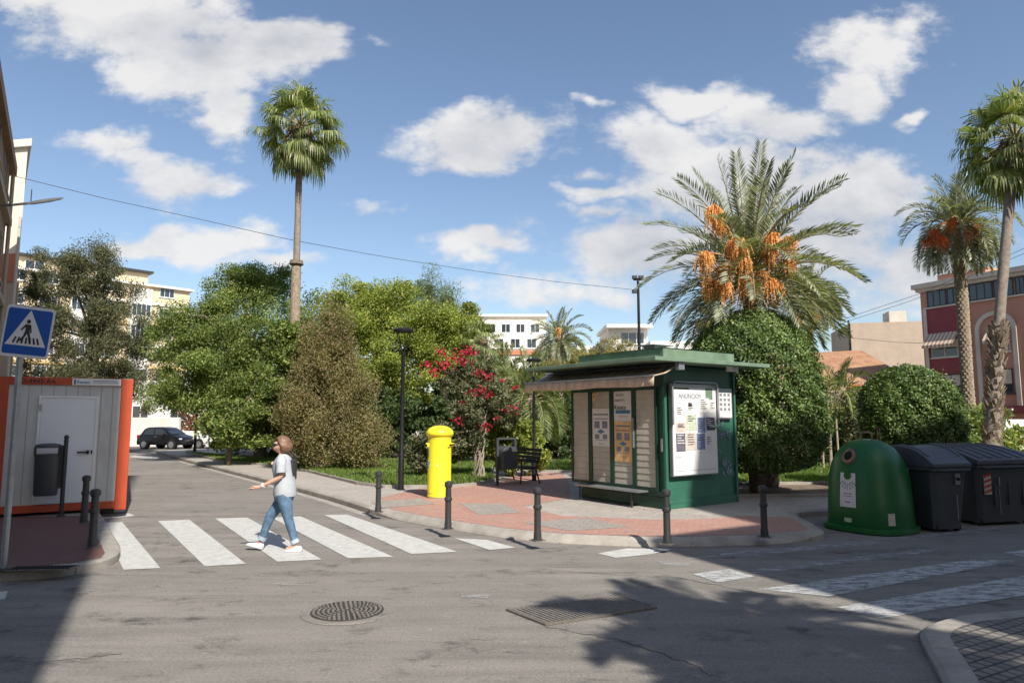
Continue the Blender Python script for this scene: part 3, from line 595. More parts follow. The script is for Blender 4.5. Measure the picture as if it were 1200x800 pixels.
for j in range(3): win(t, 3 + j * 4, 5 + j * 4, 19.75, 20.8, y=1.5, sill=False)
# low white building behind the wall at the far end of the road
t, F, Ln = bld('low_white_building', 'low white building beyond the parked cars under the trees', (-42, 66), (-24, 71), 8, 5.4, 'w_white')
for j in range(5): win(t, 1.5 + j * 3.4, 3 + j * 3.4, 1.6, 3)
# far white terraces in the centre
t, F, Ln = bld('white_terrace_block', 'distant cream apartment block with stepped terraces above the bougainvillea', (-6.2, 88), (4.4, 88), 9, 14.8, 'w_gable')
MB().box(.2, 10.4, -.6, -.003, 12.2, 12.5).box(-.2, 10.8, -.4, 9.2, 14.803, 15.1).build('balcony', 'w_white', t)
for j in range(5): win(t, 1 + j * 1.9, 2.2 + j * 1.9, 12.7, 13.9)
MB().box(3.2, 10.2, -5, -.01, 0, 11.9).build('lower_terrace', 'w_white', t); MB().box(3.4, 9.8, -5.2, -5.003, 9.4, 9.9).build('terrace_band', 'w_salmon', t)
for j in range(3): win(t, 4 + j * 2, 5.2 + j * 2, 10.2, 11.4, y=-5)
t, F, Ln = bld('white_terrace_block', 'distant white block with red band partly behind the small date palm', (4.5, 84), (11, 84), 8, 10.6, 'w_white')
MB().box(0, 6.5, -.5, -.003, 8.4, 8.9).build('band', 'w_salmon', t)
for j in range(4): win(t, .4 + j * 1.5, 1.4 + j * 1.5, 9.1, 10.2)
t, F, Ln = bld('flat_roofed_house', 'distant flat roofed white house with overhanging canopy left of the floodlight mast', (11.4, 80), (16, 80), 8, 12.2, 'w_white')
MB().box(-.4, 5, -1.2, 8.2, 12.203, 12.6).build('roof_slab', 'w_white', t); win(t, 1.4, 4.2, 10.4, 11.8, n=3)
t, F, Ln = bld('flat_roofed_house', 'long plain distant white parapet building just right of the floodlight mast', (15.5, 76), (24, 76), 8, 10.3, 'w_white')
for j in range(4): win(t, .6 + j * 2, 1.8 + j * 2, 7.4, 8.8)
# left street: brown facade and white gable
A = (-9.92, 11.5); B = (-17.8, 23.4)
t, F, Ln = bld('street_building', 'brown street building with overhanging cornice at the left edge', A, B, 8, 10.4, 'w_brown')
MB().box(-.2, Ln + .12, -.2, 8.2, 10.403, 10.75).build('cornice', 'w_brown', t)
for k in range(1, 4): MB().box(0, Ln, -.18, -.003, k * 2.9 - .15, k * 2.9 + .1).build('string_course', 'w_tan', t)
for k in range(3):
    for j in range(4): win(t, 1.2 + j * 3.4, 2.7 + j * 3.4, k * 2.9 + 3.4, k * 2.9 + 5, 'w_tan', n=2)
MB().tube([(Ln - .3, -.12, 0), (Ln - .3, -.12, 10.3)], .06).build('downpipe', 'w_tan', t)
A = (-23.3, 26.4); B = (-18.85, 25.6)
F = Facade(A, B); Ln = 4.52; t = thing('gable_building', 'tall narrow cream building with salmon band at its base behind the brown one', 'building', (A[0], A[1], 0), F.rz)
def oblique(b, x0, x1, y0, y1, z0, z1): k_ = -1.09; return b.prism([(x0 + y0 * k_, y0), (x1 + y0 * k_, y0), (x1 + y1 * k_, y1), (x0 + y1 * k_, y1)], z0, z1)
oblique(MB(), 0, Ln, 0, 9, -.3, 12.3).build('wall', 'w_gable', t)
oblique(MB(), -.1, Ln + .15, -.15, 9.1, 12.303, 12.6).build('cornice', 'w_white', t); MB().box(0, Ln, -.05, -.003, 7.0, 8.1).build('band', 'w_salmon', t)
MB().tube([(Ln - .9, -.03, 11.2), (Ln - .9, -.12, 11.2)], .07).build('vent', 'hole', t)
MB().box(0, Ln + .1, -.02, -.003, -.2, 6.99).build('lower_wall', 'w_beige', t)
MB().tube([(Ln + .02, -.1, 0), (Ln + .02, -.1, 9.5)], .05).build('downpipe', 'w_stone', t)
# street lamp arm on the brown building
t = thing('street_lamp', 'wall mounted grey street lamp on a long arm above the cabin', 'street lamp', (0, 0, 0))
p0 = P(-6, 242, 17.0); p1 = P(36, 238, 16.6); p2 = P(73, 232.5, 16.4)
MB().tube([p0 - (p1 - p0) * .5, p0, p1], .035).build('arm', 'steel', t)
b = MB(); b.tube([p1 - (p2 - p1) * .1, p1.lerp(p2, .1), p1.lerp(p2, .6), p2], [.04, .085, .09, .05], 12, sy=.45); b.build('lamp_head', 'steel', t, smooth=True)
MB().tube([p1, p1 + Vector((0, 0, .35))], .012).build('photocell', 'iron', t)
# white wall at the end of the road
t = tag(MB().box(0, 4, 0, .25, -.2, 1.85).build('garden_wall', 'w_white'), 'tall white garden wall behind the black parked car', 'wall'); t.location = (-25.6, 44.6, 0)
t = tag(MB().box(0, 16, 0, .25, -.2, .98).build('garden_wall', 'w_white'), 'low white wall below the red flowering hedge', 'wall'); t.location = (-21.55, 44.65, 0)
# the two houses behind the photographer that shade the crossing and the bins
def back_house(name, label, A, B, depth, h, wall):
    f = Facade(A, B); L = (Vector(B) - Vector(A)).length; t = thing(name, label, 'building', (A[0], A[1], 0), f.rz)
    MB().box(0, L, -depth, 0, -.3, h).build('wall', wall, t)
    for k in range(int(h // 3) - 1):
        for j in range(int(L // 3)):
            x = .9 + j * 3; b = MB(); b.box(x, x + 1.3, .003, .05, k * 3 + 3.9, k * 3 + 5.3); w = b.build('window', 'white_paint', t); MB().box(x + .08, x + 1.22, .052, .06, k * 3 + 3.98, k * 3 + 5.22).build('pane', 'glass', w)
    return t
D_ = back_house('corner_house', 'plain rendered corner house behind the viewpoint casting the left shadow', (-26, -9.5), (1.34, -4.2), 10, 28, 'w_beige')
E_ = back_house('terraced_house', 'plain lower house behind the viewpoint at the right street corner', (8.72, -2.9), (11.83, -1.05), 10, 14, 'w_stone')
E2 = back_house('terraced_house', 'taller house behind the viewpoint along the right hand street', (11.85, -1.9), (43, 7.1), 10, 18.6, 'w_tan')

# ================================================================== vegetation
def crown_points(blobs, nclump, per, cr, fill=.35, flat=.7):
    w = np.array([(b[3] * b[4] + b[3] * b[5]) for b in blobs]); w = w / w.sum()
    idx = rng.choice(len(blobs), nclump, p=w); B = np.array(blobs, float)[idx]
    d = rand_dirs(nclump); rr_ = np.where(rng.random(nclump) < fill, rng.uniform(.25, .8, nclump), rng.uniform(.78, 1.08, nclump))
    cc = B[:, :3] + d * B[:, 3:6] * rr_[:, None]
    sz = cr * rng.uniform(.5, 1.35, nclump)
    k = np.repeat(np.arange(nclump), per); off = rand_dirs(len(k)) * (rng.random(len(k)) ** .45 * (1 + .25 * rng.exponential(.35, len(k))))[:, None] * sz[k][:, None] * np.array([1, 1, flat])
    return cc[k] + off, d[k], cc
def tree(name, label, base, blobs, nclump, per, cr, L, W, m, trunk=None, limbs=14, group=None, cat='tree', up=0., out=.3, bark='bark', tr=.16, fill=.35, flat=.7, extra=None, crown_name='crown'):
    t = thing(name, label, cat, base, 0, group)
    C, d, cc = crown_points(blobs, nclump, per, cr, fill, flat); n = len(C)
    D = unit(rand_dirs(n) + d * out + np.array([0, 0, up])); leaves(crown_name, C, D, sides(D), L * rng.uniform(.6, 1.3, n), W * rng.uniform(.7, 1.2, n), m, t)
    if extra:
        mm, frac = extra; k = rng.random(n) < frac; C2 = C[k] + rng.normal(size=(k.sum(), 3)) * .04; D2 = unit(rand_dirs(len(C2))); leaves('dry_foliage', C2, D2, sides(D2), L, W, mm, t)
    if trunk:
        b = MB(); pts = [Vector(p) for p in trunk]; k = len(pts); b.tube(pts, [tr * (1.35 if i == 0 else 1 - .45 * i / k) for i in range(k)], 9)
        for j in range(limbs):
            c = Vector(cc[rng.integers(len(cc))]); i = rng.integers(max(1, k // 2), k); s = pts[i]; mid = s.lerp(c, .5) + Vector(rng.normal(size=3)) * .12 + Vector((0, 0, .08 * (c - s).length))
            b.tube([s, s.lerp(mid, .5) + Vector(rng.normal(size=3)) * .04, mid, c], [tr * .42, tr * .3, tr * .2, tr * .07], 6)
        b.build('trunk', bark, t, smooth=True)
    return t
def W_(u, v, Y): return P(u, v, Y)
def rel(base, items):
    """crown lobes given as photo position, depth and half sizes -> offsets from the base"""
    out = []
    for (u, v, Y, rx, ry, rz) in items: p = P(u, v, Y) - Vector(base); out.append((p.x, p.y, p.z, rx, ry, rz))
    return out
# clipped ficus beside the kiosk
def clipped(name, label, base, prof, rad_scale, n, L, W, m='lf_ficus', tr=.13, th=None, group=None, fr=0):
    t = thing(name, label, 'tree', base, 0, group)
    # prof: list (z, r); sample the surface with noise
    z = np.array([p[0] for p in prof]); r = np.array([p[1] for p in prof]); wts = np.interp(np.linspace(z[0], z[-1], 200), z, r) + .05
    zz = np.linspace(z[0], z[-1], 200)[rng.choice(200, n, p=wts / wts.sum())] + rng.normal(0, .02, n); a = rng.uniform(0, 2 * np.pi, n)
    # caps: extra points over the top and below
    R_ = np.interp(zz, z, r); lump = .05 * np.sin(3 * a + zz * 2.1) + .05 * np.sin(7 * a - zz * 5) + .035 * np.sin(13 * a + 9 * zz) + .02 * np.sin(23 * a - 14 * zz)
    rr_ = R_ * (1 + lump) - np.abs(rng.normal(0, .09, n)) + rng.exponential(.04, n)
    C = np.c_[rr_ * np.cos(a) * rad_scale[0], rr_ * np.sin(a) * rad_scale[1], zz]
    nd = np.c_[np.cos(a), np.sin(a), .35 * np.ones(n)]; D = unit(rand_dirs(n) * 1.0 + np.array([0, 0, -.35]) + nd * .35)
    leaves('crown', C, D, unit(np.cross(D, unit(nd + rand_dirs(n) * .55))), L * rng.uniform(.6, 1.25, n), W * rng.uniform(.7, 1.2, n), m, t)
    b = MB()
    for k in range(3):
        a0 = k * 2.1; b.tube([(.05 * math.cos(a0), .05 * math.sin(a0), -.02), (.07 * math.cos(a0 + .4), .07 * math.sin(a0 + .4), .5), (.22 * math.cos(a0 + .9), .22 * math.sin(a0 + .9), 1.1), (.5 * math.cos(a0 + 1), .5 * math.sin(a0 + 1), 2.0)], [tr, tr * .75, tr * .55, tr * .3], 8)
        for q in range(4): b.tube([(.22 * math.cos(a0 + .9), .22 * math.sin(a0 + .9), 1.1), (r.max() * .75 * math.cos(a0 + q), r.max() * .75 * math.sin(a0 + q), 1.3 + q * .4)], [tr * .4, tr * .12], 6)
    b.build('trunk', 'bark', t, smooth=True); return t
clipped('clipped_ficus', 'tall clipped dome shaped ficus beside the kiosk under the fruiting date palm', (5.75, 16.35, .135),
        [(.5, .7), (.62, 1.15), (1.0, 1.42), (1.6, 1.52), (2.2, 1.52), (2.9, 1.46), (3.4, 1.32), (3.8, 1.08), (4.08, .78), (4.26, .42), (4.33, .02)], (1, 1), 85000, .036, .021)
clipped('clipped_ficus', 'round clipped bush tree standing behind the waste containers', (9.82, 17.0, .135),
        [(.5, .7), (.75, 1.0), (1.2, 1.15), (1.7, 1.2), (2.2, 1.12), (2.6, .92), (2.85, .66), (3.0, .35), (3.04, .02)], (.9, .95), 56000, .036, .021)
# broadleaf trees of the park
b0 = Vector((-10.6, 29, .13))
tree('broadleaf_tree', 'large dark green spreading tree left of the tall fan palm', b0, rel(b0, [(235, 370, 30, 1.7, 1.5, 1.3), (290, 345, 30, 1.7, 1.5, 1.25), (320, 335, 30, 1.1, 1.4, 1.0), (215, 400, 30, 1.2, 1.4, 1.3), (255, 420, 29, 1.9, 1.6, 1.7),
     (310, 400, 29, 1.7, 1.5, 2.0), (230, 450, 29, 1.7, 1.5, 1.2), (290, 460, 29, 1.6, 1.5, 1.3)]), 230, 640, .66, .062, .025, 'lf_green', [(0, 0, 0), (.1, .1, 1.6), (-.3, 0, 3.2), (-.6, .2, 4.8)], 22, up=-.5, out=.6, tr=.2)
b0 = Vector((-10.6, 25.8, .13))
tree('shrub', 'broad leafy green shrub hanging over the kerb before the white parked car', b0, rel(b0, [(275, 497, 25.5, 1.15, .9, .95), (305, 490, 25.5, .9, .9, 1.1), (325, 480, 26, .7, .8, 1.2), (338, 445, 24.9, .8, .7, 1.0), (348, 410, 24.8, .75, .6, .9), (330, 400, 25, .8, .7, .8), (262, 498, 26, .6, .7, .6)]), 220, 200, .36, .062, .034, 'lf_green', [(0, 0, 0), (.1, 0, .8), (0, 0, 1.6)], 10, cat='shrub', tr=.1)
b0 = Vector((-6.3, 32, .13))
tree('broadleaf_tree', 'rounded yellow green tree right of the tall fan palm', b0, rel(b0, [(395, 375, 32, 1.7, 1.6, 1.3), (440, 360, 32, 1.8, 1.7, 1.3), (490, 375, 32, 1.8, 1.7, 1.4), (520, 410, 31.5, 1.5, 1.5, 1.5), (370, 420, 31.5, 1.5, 1.4, 1.5),
     (480, 430, 31, 1.9, 1.5, 1.8), (430, 410, 31, 1.8, 1.5, 1.6), (535, 380, 32.5, 1.0, 1.2, 1.0)]), 230, 600, .66, .062, .028, 'lf_yellow', [(0, 0, 0), (.2, 0, 1.5), (-.1, 0, 3), (.1, .1, 4.6)], 24, up=-.3, out=.5, tr=.22)
b0 = Vector((-6.6, 23.6, .13))
tree('conifer', 'browning conical conifer with dry tips beside the lawn', b0, rel(b0, [(388, 400, 23.5, .75, .7, 1.0), (383, 430, 23.5, 1.0, 1.0, 1.1), (375, 470, 23.3, 1.3, 1.2, 1.1), (412, 465, 23.3, .85, .9, 1.1), (352, 500, 23.3, .8, .9, .8), (395, 510, 23, 1.3, 1.1, .85), (432, 512, 23.2, .6, .8, .7), (388, 378, 23.5, .4, .4, .5)]),
     260, 330, .42, .05, .018, 'lf_brown', [(0, 0, 0), (0, 0, 1.2), (.05, 0, 3), (.1, 0, 4)], 0, bark='bark_pale', up=.5, out=.5, tr=.17, flat=1.2)
b0 = Vector((-4.1, 42, .13))
tree('feathery_tree', 'tall feathery casuarina rising behind the yellow green tree', b0, rel(b0, [(505, 350, 42, 1.1, 1.2, 1.6), (528, 365, 42, 1.1, 1.2, 1.5), (510, 400, 42, 1.5, 1.3, 2.0), (540, 400, 42, 1.4, 1.2, 1.6), (555, 425, 41, 1.4, 1.2, 1.4)]),
     150, 200, .6, .18, .018, 'lf_feather', [(0, 0, 0), (0, 0, 3), (.2, 0, 6), (.3, 0, 9)], 14, up=-.5, tr=.2, flat=1.3)
b0 = Vector((-21.6, 35, 0))
tree('eucalyptus', 'tall loose olive green eucalyptus rising behind the cabin', b0, rel(b0, [(70, 325, 34, 1.7, 1.5, 1.1), (112, 312, 34, 1.3, 1.4, .9), (128, 345, 34, 1.3, 1.4, 1.1), (45, 375, 34, 1.2, 1.3, 1.6), (90, 385, 34, 1.9, 1.5, 1.2), (145, 392, 34, 1.2, 1.4, 1.2), (65, 430, 34, 1.9, 1.5, 1.4), (120, 435, 34, 1.7, 1.4, 1.3), (160, 430, 34, .9, 1, 1.2), (166, 462, 34, .7, .8, 1.0), (125, 298, 34, .6, .7, .45)]),
     230, 420, .60, .075, .02, 'lf_olive', [(0, 0, 0), (-.1, 0, 2), (.2, 0, 4.2), (0, 0, 6)], 26, up=-.7, tr=.26, flat=.9, fill=.2, bark='bark_pale')
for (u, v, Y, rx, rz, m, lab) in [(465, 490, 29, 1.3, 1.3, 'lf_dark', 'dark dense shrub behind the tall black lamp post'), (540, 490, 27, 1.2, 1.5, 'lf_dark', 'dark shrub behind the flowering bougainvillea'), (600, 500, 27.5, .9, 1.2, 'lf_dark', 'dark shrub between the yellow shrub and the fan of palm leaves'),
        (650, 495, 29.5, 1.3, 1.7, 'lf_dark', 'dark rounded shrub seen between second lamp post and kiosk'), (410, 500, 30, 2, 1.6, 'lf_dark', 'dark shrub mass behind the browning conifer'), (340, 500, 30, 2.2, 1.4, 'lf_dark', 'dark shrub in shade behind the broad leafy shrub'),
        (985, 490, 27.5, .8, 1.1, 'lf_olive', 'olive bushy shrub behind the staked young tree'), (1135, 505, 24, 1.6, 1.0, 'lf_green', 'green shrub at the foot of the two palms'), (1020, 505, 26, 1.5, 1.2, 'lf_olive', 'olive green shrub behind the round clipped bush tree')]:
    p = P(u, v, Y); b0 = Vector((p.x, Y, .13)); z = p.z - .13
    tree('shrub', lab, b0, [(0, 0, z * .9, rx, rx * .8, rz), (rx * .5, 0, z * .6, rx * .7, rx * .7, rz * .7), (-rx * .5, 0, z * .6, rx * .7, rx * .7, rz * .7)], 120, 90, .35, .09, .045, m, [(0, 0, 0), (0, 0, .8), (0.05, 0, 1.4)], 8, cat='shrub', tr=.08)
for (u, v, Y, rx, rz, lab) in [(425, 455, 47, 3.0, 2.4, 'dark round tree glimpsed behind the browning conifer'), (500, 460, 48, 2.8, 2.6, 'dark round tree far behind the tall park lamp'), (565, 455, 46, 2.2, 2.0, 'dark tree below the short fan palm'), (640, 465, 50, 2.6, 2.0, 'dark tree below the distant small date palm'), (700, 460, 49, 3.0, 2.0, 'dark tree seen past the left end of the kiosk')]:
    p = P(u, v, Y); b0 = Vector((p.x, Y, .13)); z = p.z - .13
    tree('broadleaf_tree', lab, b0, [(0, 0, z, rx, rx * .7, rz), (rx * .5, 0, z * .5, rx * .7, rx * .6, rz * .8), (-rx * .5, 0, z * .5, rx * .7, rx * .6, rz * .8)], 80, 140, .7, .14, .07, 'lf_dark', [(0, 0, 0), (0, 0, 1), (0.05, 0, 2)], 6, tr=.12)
b0 = Vector((.05, 20.9, .13))
tree('shrub', 'yellow green bushy shrub behind the grey litter bin', b0, [(-.35, 0, .85, .62, .6, .75), (.25, 0, .9, .6, .6, .8), (-.1, 0, 1.35, .55, .55, .55), (.65, 0, .7, .35, .4, .5)], 170, 80, .2, .055, .034, 'lf_yellow', [(0, 0, 0), (0, 0, .6), (0, 0, 1)], 10, cat='shrub', tr=.06)
b0 = Vector((-2.55, 20.2, .13))
tree('shrub', 'small loose pale shrub just left of the yellow post box', b0, [(.1, 0, .75, .55, .5, .6), (.5, .2, 1.0, .5, .5, .6), (-.3, 0, .5, .3, .3, .35)], 100, 70, .18, .05, .032, 'lf_bougain', [(0, 0, 0), (0, 0, .6), (0, 0, .9)], 8, cat='shrub', tr=.04)
n_ = 420; q_ = np.c_[rng.uniform(-3, 6, n_), rng.uniform(12.4, 17.5, n_), np.full(n_, .134)]; D_ = unit(np.c_[rng.normal(0, 1, (n_, 2)), rng.normal(0, .12, n_)]); tag(leaves('fallen_leaves', q_, D_, unit(np.cross(D_, np.c_[rng.normal(0, .15, (n_, 2)), np.ones(n_)])), .022, .011, 'lf_dead'), kind='stuff')
# bougainvillea on a twisted trunk
b0 = Vector((-.95, 19.9, .13))
t = tree('bougainvillea', 'bougainvillea with red flowers and twisted bare trunk behind the post box', b0, rel(b0, [(560, 470, 20, .75, .7, .75), (575, 450, 20, .55, .5, .55), (545, 500, 20, .6, .6, .6), (590, 480, 20, .45, .5, .6), (530, 450, 20, .35, .4, .4), (560, 430, 20, .5, .4, .35), (525, 520, 20, .5, .5, .5)]),
     230, 75, .2, .045, .028, 'lf_bougain', [(0, 0, 0), (.06, 0, .5), (-.05, 0, 1.0), (.1, 0, 1.5)], 16, bark='bark_pale', cat='shrub', tr=.06, fill=.3)
b = MB()
for k in range(6):
    a = k * 1.05; b.tube([((.17 - .05 * math.sin(i * .45)) * math.cos(a + i * (.28 + .06 * k)) + .02 * math.sin(i * 2.1 + k), .12 * math.sin(a + i * (.3 + .05 * k)), i * .15) for i in range(11)], [.03 - .0015 * i for i in range(11)], 6)
b.build('twisted_stems', 'bark_pale', t, smooth=True)
Cs = []
for (u, v, r_, n_) in [(500, 426, .12, 40), (509, 434, .16, 70), (517, 413, .14, 60), (521, 428, .2, 110), (534, 418, .2, 110), (549, 412, .2, 130), (543, 426, .14, 60), (561, 437, .15, 60), (571, 441, .13, 50), (558, 460, .16, 70), (573, 463, .12, 45), (542, 472, .1, 35), (599, 480, .17, 80), (537, 492, .13, 50), (569, 499, .13, 50), (584, 490, .08, 20), (605, 454, .1, 30), (590, 446, .07, 15), (512, 440, .08, 25), (565, 455, .1, 30)]:
    p = P(u, v, 19.5) - b0; n_ = int(n_ * .62); Cs.append(np.array(p) + rng.normal(size=(n_, 3)) * np.array([r_ * 1.25, r_, r_ * .75]) * .55)
C = np.concatenate(Cs); D = rand_dirs(len(C)); tag(leaves('flowers', C, D, sides(D), .042, .034, 'flower_red', t), kind='stuff')
b = MB()
for (u, v) in [(509, 430), (521, 424), (534, 418), (549, 412), (599, 480)]:
    p = P(u, v, 19.6) - b0; q_ = P(560, 460, 19.9) - b0; b.tube([q_, q_.lerp(p, .5) + Vector((0, 0, .12)), p], [.015, .01, .006], 5)
b.build('flower_stem', 'bark', t)
# thin tamarisks, young staked tree
for (u, v, Y, rx, rz, lab) in [(722, 415, 40, 1.2, 1.1, 'pale yellow feathery tamarisk left of the floodlight mast'), (690, 425, 39, 1.3, .8, 'low straw coloured tamarisk right of the small date palm'), (833, 375, 36, .8, 1.4, 'thin pale tree between the kiosk roof and the date palm'), (640, 440, 42, 1.4, 1.0, 'straw coloured bush below the small date palm'), (595, 445, 44, 1.8, .8, 'pale dry bush below the distant terraces')]:
    p = P(u, v, Y); b0 = Vector((p.x, Y, .13)); z = p.z - .13
    tree('thin_tree', lab, b0, [(0, 0, z, rx, rx * .8, rz), (-.3, 0, z - rz * .7, rx * .8, rx * .7, rz * .8)], 90, 70, .4, .14, .02, 'lf_tamarisk', [(0, 0, 0), (0, 0, z * .5), (0.1, 0, z)], 16, cat='tree', tr=.08, up=.3, bark='bark_pale')
b0 = Vector((10.6, 23, .13))
t = tree('young_tree', 'young thin tree tied between wooden stakes behind the igloo', b0, [(0, 0, 2.5, .55, .5, .45), (.1, 0, 2.2, .4, .4, .3)], 26, 16, .2, .05, .02, 'lf_tamarisk', [(0, 0, 0), (.02, 0, 1.2), (0, 0, 2.2), (.03, 0, 2.6)], 16, tr=.045, bark='bark_pale')
for dx, dy in ((-.25, 0), (.3, .05), (.12, .25)): MB().tube([(dx, dy, -.05), (dx * .9, dy, 1.7)], .032, 7).build('stake', 'w_tan', t)
# hibiscus hedge and red hedge
def hedge(name, label, a, c, r_, h, m, n, flowers, nf, cat='hedge', fs=.05, base=.13, ls=.06, floor=0):
    a, c = Vector(a), Vector(c); t = thing(name, label, cat, (a.x, a.y, base)); d = c - a
    s = rng.random(n); off = rng.normal(size=(n, 3)) * np.array([r_, r_, 0]) * .6; z = floor + h * rng.random(n) ** .8 + np.sin(s * 23) * .12; C = np.c_[d.x * s, d.y * s, z * 0] + off; C[:, 2] = np.maximum(.04, z)
    D = rand_dirs(n); leaves('foliage', C, D, sides(D), ls * rng.uniform(.7, 1.3, n), ls * .55, m, t)
    s = rng.random(nf); C = np.c_[d.x * s, d.y * s, floor + h * rng.random(nf)] + rng.normal(size=(nf, 3)) * r_ * .6; C = np.repeat(C, 7, 0) + rng.normal(size=(nf * 7, 3)) * fs * .6; C[:, 2] = np.maximum(.06, C[:, 2]); D = rand_dirs(len(C)); tag(leaves('flowers', C, D, sides(D), fs, fs * .8, flowers, t), kind='stuff'); return t
hedge('hibiscus_hedge', 'hibiscus hedge with red blossoms behind the ribbed container', (13.6, 18.2), (20.5, 20.2), .45, 1.35, 'lf_yellow', 8000, 'flower_red', 34, fs=.05)
hedge('hibiscus_hedge', 'green hedge under the palms to the right of the round bush', (11.3, 20.5), (14.5, 21.3), .35, 1.2, 'lf_green', 4500, 'flower_red', 4)
hedge('flowering_hedge', 'reddish flowering hedge above the low white wall at the road end', (-22, 45.6), (-14, 45.7), .3, .9, 'lf_olive', 2600, 'flower_pink', 600, fs=.09, base=.0, ls=.09, floor=.9)
for k, (x, y, lab) in enumerate([(-24.5, 50, 'small tree behind the tall garden wall left of the black car'), (-18.5, 50, 'small pale tree directly above the reddish flowering hedge'), (-13, 52, 'small tree behind the white parked car')]):
    tree('small_tree', lab, (x, y, 0), [(0, 0, 3.3, 1.3, 1.2, .9), (.5, 0, 2.6, 1, 1, .6)], 50, 40, .5, .13, .06, 'lf_olive', [(0, 0, 0), (0, 0, 1.2), (.05, 0, 2.5)], 10, tr=.07)

# ---- palms
def fan_leaf(acc, o, d, size, droop, nseg=30):
    """one palmate leaf: centre o, direction d (unit)"""
    d = Vector(d).normalized(); side = d.cross(Vector((0, 0, 1))); side = side.normalized() if side.length > .05 else Vector((1, 0, 0)); nrm = side.cross(d).normalized()
    roll = random.uniform(-.5, .5); side, nrm = side * math.cos(roll) + nrm * math.sin(roll), nrm * math.cos(roll) - side * math.sin(roll)
    for k in range(nseg):
        a = (k / (nseg - 1) - .5) * 2 * R(100); s = d * math.cos(a) + side * math.sin(a) + nrm * (.16 * math.cos(a * 2)); s.normalize()
        L = size * (1 - .28 * abs(a) / R(100)) * random.uniform(.85, 1.1); w = size * .030
        u = s.cross(nrm).normalized() * w
        p1 = o + s * L * .58; g_ = droop * random.uniform(.7, 1.3)
        p2 = p1 + (s * (1 - g_) + Vector((0, 0, -1)) * g_).normalized() * L * .28; p3 = p2 + (s * max(0, 1 - 1.9 * g_) + Vector((0, 0, -1)) * min(1, g_ * 1.5)).normalized() * L * .24
        acc += [o - u * .2, o + u * .2, p1 + u, p1 - u, p1 - u, p1 + u, p2 + u * .6, p2 - u * .6, p2 - u * .6, p2 + u * .6, p3 + u * .06, p3 - u * .06]
def fan_palm(name, label, base, top, tr0, tr1, n, pet, size, group=None, skirt=26, boots=0):
    t = thing(name, label, 'palm tree', base, 0, group); top = Vector(top) - Vector(base); h = top.z
    side = Vector((top.x, top.y, 0)); pts = []; rad = []
    for i in range(25):
        f = i / 24; pts.append(Vector((top.x * f ** 1.2, top.y * f ** 1.2, h * f))); rad.append((tr0 + (tr1 - tr0) * min(1, f * 2.2)) * (1 + .05 * random.uniform(-1, 1)))
    MB().tube(pts, rad, 14).build('trunk', 'bark_palm', t, smooth=True)
    if boots:
        b = MB()
        for i in range(330):
            f = random.random() * boots; p = pts[0].lerp(pts[-1], f); p = Vector((top.x * f ** 1.2, top.y * f ** 1.2, h * f)); a = random.uniform(0, 6.28); rr_ = tr0 * .95; d = Vector((math.cos(a), math.sin(a), 1.5)).normalized(); sd = Vector((-math.sin(a), math.cos(a), 0))
            o = p + Vector((math.cos(a), math.sin(a), 0)) * rr_ * .85; w = .055; L_ = random.uniform(.10, .19)
            b.add([o - sd * w, o + sd * w, o + sd * w * .6 + d * L_, o - sd * w * .6 + d * L_, o - sd * w + Vector((0, 0, -.05)) - d * .02, o + sd * w + Vector((0, 0, -.05))], [(0, 1, 2, 3), (4, 5, 2, 3), (0, 3, 4), (1, 5, 2)])
        b.build('leaf_bases', 'bark_date', t)
    acc = []; st = MB(); dead = []
    for k in range(n):
        el = R(85) - R(150) * (k / n) ** .9 + random.uniform(-.12, .12); az = k * 2.39996 + random.uniform(-.2, .2)
        d = Vector((math.cos(el) * math.cos(az), math.cos(el) * math.sin(az), math.sin(el))); L = pet * random.uniform(.8, 1.1)
        o = top + d * L + Vector((0, 0, -.10 * L * (1 + math.cos(el)))); s = top + Vector((0, 0, .1)); st.tube([s, s.lerp(o, .5) + Vector((0, 0, .05)), o], [.03, .018, .012], 4, cap=False)
        dd = (d + Vector((0, 0, -.35))).normalized(); fan_leaf(acc, o, dd, size * random.uniform(.85, 1.1), .45 + .3 * (k / n))
    st.build('leaf_stalks', 'rachis', t); qmesh('crown', np.array([tuple(v) for v in acc]), 'lf_fan', t)
    for k in range(skirt):
        az = k * 2.4; d = Vector((math.cos(az) * .5, math.sin(az) * .5, -.9)); fan_leaf(dead, top + Vector((math.cos(az), math.sin(az), 0)) * (tr1 + .12) + Vector((0, 0, random.uniform(-.25, .05) * size)), d, size * .75, .8, 10)
    qmesh('dead_leaves', np.array([tuple(v) for v in dead]), 'lf_dead', t); return t, pts, rad
base = Vector((-8.2, 25.6, .13)); top = P(352, 150, 25.6)
t, pts, rad = fan_palm('fan_palm', 'very tall slender fan palm rising above the left park trees', base, top, .145, .12, 50, 1.15, 1.05, skirt=20)
i = 15; MB().lathe([(.16, -.10), (.27, -.02), (.24, .12), (.15, .16)], 14, at=tuple(pts[14])).build('leaf_base_ring', 'bark', t, smooth=False)
MB().tube([pts[9], pts[14] - Vector((0, 0, .05))], [.19, .175], 12).build('rough_trunk', 'bark_date', t)
fan_palm('fan_palm', 'leaning fan palm with rough leaf base trunk at the right edge', (13.55, 19.6, .13), P(1190, 165, 20.2), .25, .14, 54, 1.1, .98, skirt=34, boots=.44)
# small fan palms behind the bougainvillea
fan_palm('fan_palm', 'short fan palm with yellowing leaves behind the bougainvillea', (-1.4, 31, .13), P(563, 400, 31), .13, .12, 26, .7, .75, skirt=8)

